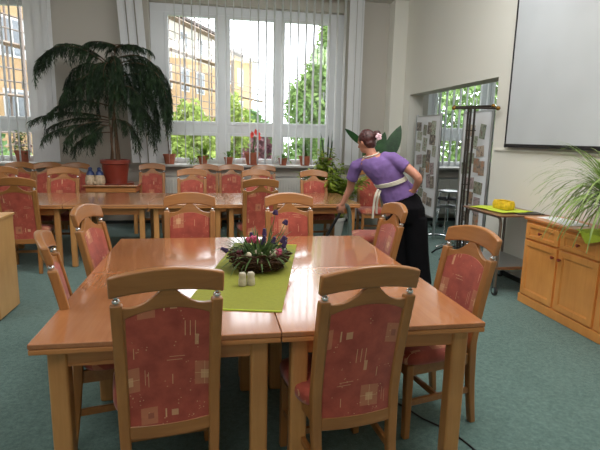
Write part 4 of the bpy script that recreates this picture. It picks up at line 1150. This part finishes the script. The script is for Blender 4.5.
mb.add([(-24.5, -.5, ZT+.18), (L1*.465+.4, -.5, ZT+.18), (L1*.465+.4, 6, ZT+1.6), (-24.5, 6, ZT+1.6)], [(0, 1, 2, 3)])
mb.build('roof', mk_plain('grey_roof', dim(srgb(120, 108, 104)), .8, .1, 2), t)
rng = random.Random(2)
x = -23.2
wi = 0
while x < L1-1.6:
    top = ZT-2.5 if x < L1*.465-1.5 else ZT-.9
    if abs(x-L1*.465+.4) < 1.2: x += 1.0; continue
    yo = 0 if x < L1*.465 else .5
    f = MB(); 
    for z in lin(top-2.3, top-2.3-3.0*2, 3): f.box(x-.1, x+1.3, yo-.05, yo+.02, z-.1, z+1.55)
    if yo == 0: f.box(x, x+1.1, -.05, .02, ZT-1.9, ZT-.7)
    fo_ = f.build('window', M['white'], t)
    g = MB()
    for z in lin(top-2.3, top-2.3-3.0*2, 3): g.box(x+.0, x+.55, yo-.07, yo-.04, z, z+1.45); g.box(x+.65, x+1.2, yo-.07, yo-.04, z, z+1.45)
    if yo == 0: g.box(x+.08, x+.5, -.07, -.04, ZT-1.82, ZT-.78); g.box(x+.6, x+1.02, -.07, -.04, ZT-1.82, ZT-.78)
    g.build('pane', mk_plain('far_window_glass', dim(srgb(168, 176, 186)), .2, .25, .8) if wi == 0 else pane_m, fo_)
    if wi == 0: pane_m = g and bpy.data.materials['far_window_glass']
    wi += 1; x += 2.6
t = thing('scaffolding', 'tube scaffolding with plank decks in front of the ochre building', 'scaffold', (P0.x, P0.y, -3), ang)
mb = MB(); x = -22
while x < L1*.95:
    for yy in (-1.5, -.7): mb.tube([(x, yy, 0), (x, yy, ZT+(.6 if x < L1*.465 else -.2))], .05, 5)
    x += 2.2
for z in lin(2, 12, 6):
    for dz in (.5, 1.0): mb.tube([(-22, -1.5, z+dz), (L1*(.465 if z > 9 else .95), -1.5, z+dz)], .035, 4)
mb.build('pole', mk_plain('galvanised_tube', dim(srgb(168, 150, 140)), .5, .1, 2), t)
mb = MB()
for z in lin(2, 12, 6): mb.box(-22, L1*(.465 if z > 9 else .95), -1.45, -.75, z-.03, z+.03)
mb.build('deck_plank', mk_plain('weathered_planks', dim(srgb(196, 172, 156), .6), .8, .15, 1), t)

def tree(x, y, z0, crown, mat, name, label, seed, trunk_h=3, n=900, size=.22, group='trees in the yard'):
    rng = random.Random(seed); t = thing(name, label, 'tree', (x, y, z0), 0, group)
    mb = MB(); mb.tube([(0, 0, 0), (.1, 0, trunk_h*.5), (0, .05, trunk_h)], [.22, .17, .1], 8)
    for c, r in crown:
        mb.tube([(0, 0, trunk_h*.7), ((c[0])*.6, c[1]*.6, (trunk_h*.7+c[2])/2), c], [.09, .06, .02], 5)
    mb.build('trunk', M['bark'], t)
    fo = MB()
    for c, r in crown:
        fo.cloud(c, r, int(n*(r[0]*r[2])**.8/2), size, rng, .45)
    fo.build('foliage', mat, t)
def crown_of(seed, w, h0, h1, k=9):
    rng = random.Random(seed); out = []
    for i in range(k):
        s = i/(k-1); z = h0+(h1-h0)*s; rr = w*(math.sin(PI*(.18+.72*s))**.8)
        a = rng.uniform(0, 2*PI); out.append(((math.cos(a)*rr*.45, math.sin(a)*rr*.45, z), (rr*.62, rr*.62, (h1-h0)/k*1.3)))
        out.append(((-math.cos(a)*rr*.5, -math.sin(a)*rr*.45, z), (rr*.55, rr*.55, (h1-h0)/k*1.3)))
    return out
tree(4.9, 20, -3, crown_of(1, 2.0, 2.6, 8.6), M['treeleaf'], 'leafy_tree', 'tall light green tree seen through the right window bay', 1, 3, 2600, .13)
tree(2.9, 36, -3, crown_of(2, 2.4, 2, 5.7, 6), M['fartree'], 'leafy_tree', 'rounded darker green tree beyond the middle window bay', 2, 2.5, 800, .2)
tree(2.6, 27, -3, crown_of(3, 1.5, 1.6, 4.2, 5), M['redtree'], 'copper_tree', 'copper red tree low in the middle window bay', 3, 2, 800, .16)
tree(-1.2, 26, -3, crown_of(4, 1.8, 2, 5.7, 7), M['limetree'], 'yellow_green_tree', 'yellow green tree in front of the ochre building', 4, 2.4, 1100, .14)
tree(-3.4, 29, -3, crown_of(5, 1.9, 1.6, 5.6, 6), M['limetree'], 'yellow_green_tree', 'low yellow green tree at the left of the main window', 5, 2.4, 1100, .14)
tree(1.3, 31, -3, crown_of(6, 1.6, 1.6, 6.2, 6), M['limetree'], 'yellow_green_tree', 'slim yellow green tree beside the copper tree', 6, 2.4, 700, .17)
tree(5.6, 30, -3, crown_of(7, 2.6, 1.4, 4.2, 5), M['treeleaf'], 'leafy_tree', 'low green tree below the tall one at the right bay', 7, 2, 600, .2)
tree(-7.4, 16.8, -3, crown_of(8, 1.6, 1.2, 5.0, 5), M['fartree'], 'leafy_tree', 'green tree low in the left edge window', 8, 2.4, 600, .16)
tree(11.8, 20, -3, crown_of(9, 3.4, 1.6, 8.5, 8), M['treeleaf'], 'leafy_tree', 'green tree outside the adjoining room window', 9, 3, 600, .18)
for i, (x, y, mt) in enumerate(((-3.6, 16, 'limetree'), (-1.6, 17, 'treeleaf'), (.2, 16.5, 'limetree'), (2.0, 18, 'treeleaf'), (4.0, 15.5, 'fartree'), (6.4, 17, 'treeleaf'), (9.2, 16, 'treeleaf'), (-6.4, 15.5, 'treeleaf'))):
    rng = random.Random(40+i); t = thing('garden_shrub', ['yellow green shrub below the left bay', 'mid green shrub below the left bay', 'yellow green shrub below the middle bay', 'mid green shrub below the middle bay', 'greyish green shrub below the right bay', 'mid green shrub right of the main window', 'green shrub below the adjoining room window', 'green shrub below the left edge window'][i], 'shrub', (x, y, -3), 0, 'shrubs outside the windows')
    mb = MB()
    for k in range(5): a = 1.3*k; mb.tube([(0, 0, 0), (math.cos(a)*.6, math.sin(a)*.5, 2.6)], [.05, .02], 5)
    mb.build('stem', M['bark'], t)
    fo = MB()
    for k in range(6): fo.cloud((rng.uniform(-.8, .8), rng.uniform(-.6, .6), rng.uniform(1.2, 3.3)), (.9, .7, .8), 320, .1, rng, .4)
    fo.build('foliage', M[mt], t)
t = thing('parked_van', 'pale van parked beyond the shrubs, seen low in the right bay', 'van', (2.35, 24, -3), 0)
mb = MB(); mb.box(-2.1, 2.1, -.9, .9, .5, 1.5); mb.box(-2.1, 1.3, -.88, .88, 1.5, 3.1); mb.build('body', M['white'], t, bevel=.15, seg=3)
mb = MB(); mb.box(-.6, 1.1, -.9, -.87, 1.9, 2.7); mb.box(-1.9, -.8, -.9, -.87, 1.9, 2.7); mb.build('side_window', mk_plain('dark_van_glass', srgb(70, 76, 84), .15, .1, 2), t)
for s in (-1.3, 1.3): mb = MB(); mb.tube([(s, -.95, .36), (s, -.7, .36)], .36, 18); mb.build('wheel', M['black'], t)

# ------------------------------------------------------------------ light
w = bpy.data.worlds.new('overcast_sky'); scn.world = w; w.use_nodes = True; nt = w.node_tree
bg = nt.nodes['Background']; tc = nt.nodes.new('ShaderNodeTexCoord'); no = nt.nodes.new('ShaderNodeTexNoise'); no.inputs['Scale'].default_value = 2.2; no.inputs['Detail'].default_value = 4
rp = nt.nodes.new('ShaderNodeValToRGB'); rp.color_ramp.elements[0].position = .35; rp.color_ramp.elements[0].color = (.86, .91, .98, 1); rp.color_ramp.elements[1].position = .65; rp.color_ramp.elements[1].color = (1, 1, 1, 1)
nt.links.new(tc.outputs['Generated'], no.inputs['Vector']); nt.links.new(no.outputs['Fac'], rp.inputs[0]); nt.links.new(rp.outputs[0], bg.inputs[0]); bg.inputs[1].default_value = 6.0
def area(x, y, z, sx, sy, power, rot=(0, 0, 0), col=(1, 1, 1)):
    l = bpy.data.lights.new('area', 'AREA'); l.shape = 'RECTANGLE'; l.size = sx; l.size_y = sy; l.energy = power; l.color = col
    o = bpy.data.objects.new('fill_light', l); COL.objects.link(o); o.location = (x, y, z); o.rotation_euler = rot; return o  # unseen fill light, added to brighten the room; not a real fitting
area(-1.5, -.6, 3.9, 3.0, 2.0, 60, col=(1, .97, .93))
area(1.7, 2.6, 3.9, 1.6, 2.5, 125, col=(1, .97, .93))
area(0.6, 4.6, 3.88, 5.5, .9, 130, rot=(math.radians(48), 0, 0), col=(.97, .99, 1))  # added fill, tilted to lift the window wall and frames
area(-3.5, 3.5, 3.9, 2.0, 3, 62, col=(1, .98, .95))

# ------------------------------------------------------------------ camera
cam = bpy.data.cameras.new('camera'); co = bpy.data.objects.new('camera', cam); COL.objects.link(co); scn.camera = co
cam.sensor_width = 36; cam.sensor_fit = 'HORIZONTAL'; cam.lens = 485.4/600*36; cam.clip_end = 300; cam.clip_start = .05
Rw = Matrix(((0.98458529, 0.00997048, -0.1746207), (-0.17355419, 0.17953882, -0.96832059), (0.02169657, 0.98370036, 0.1785017)))
co.matrix_world = Matrix.Translation((0, 0, 1.57)) @ Rw.to_4x4()
scn.view_settings.view_transform = 'Standard'; scn.view_settings.look = 'None'; scn.view_settings.exposure = 0; scn.view_settings.gamma = 1
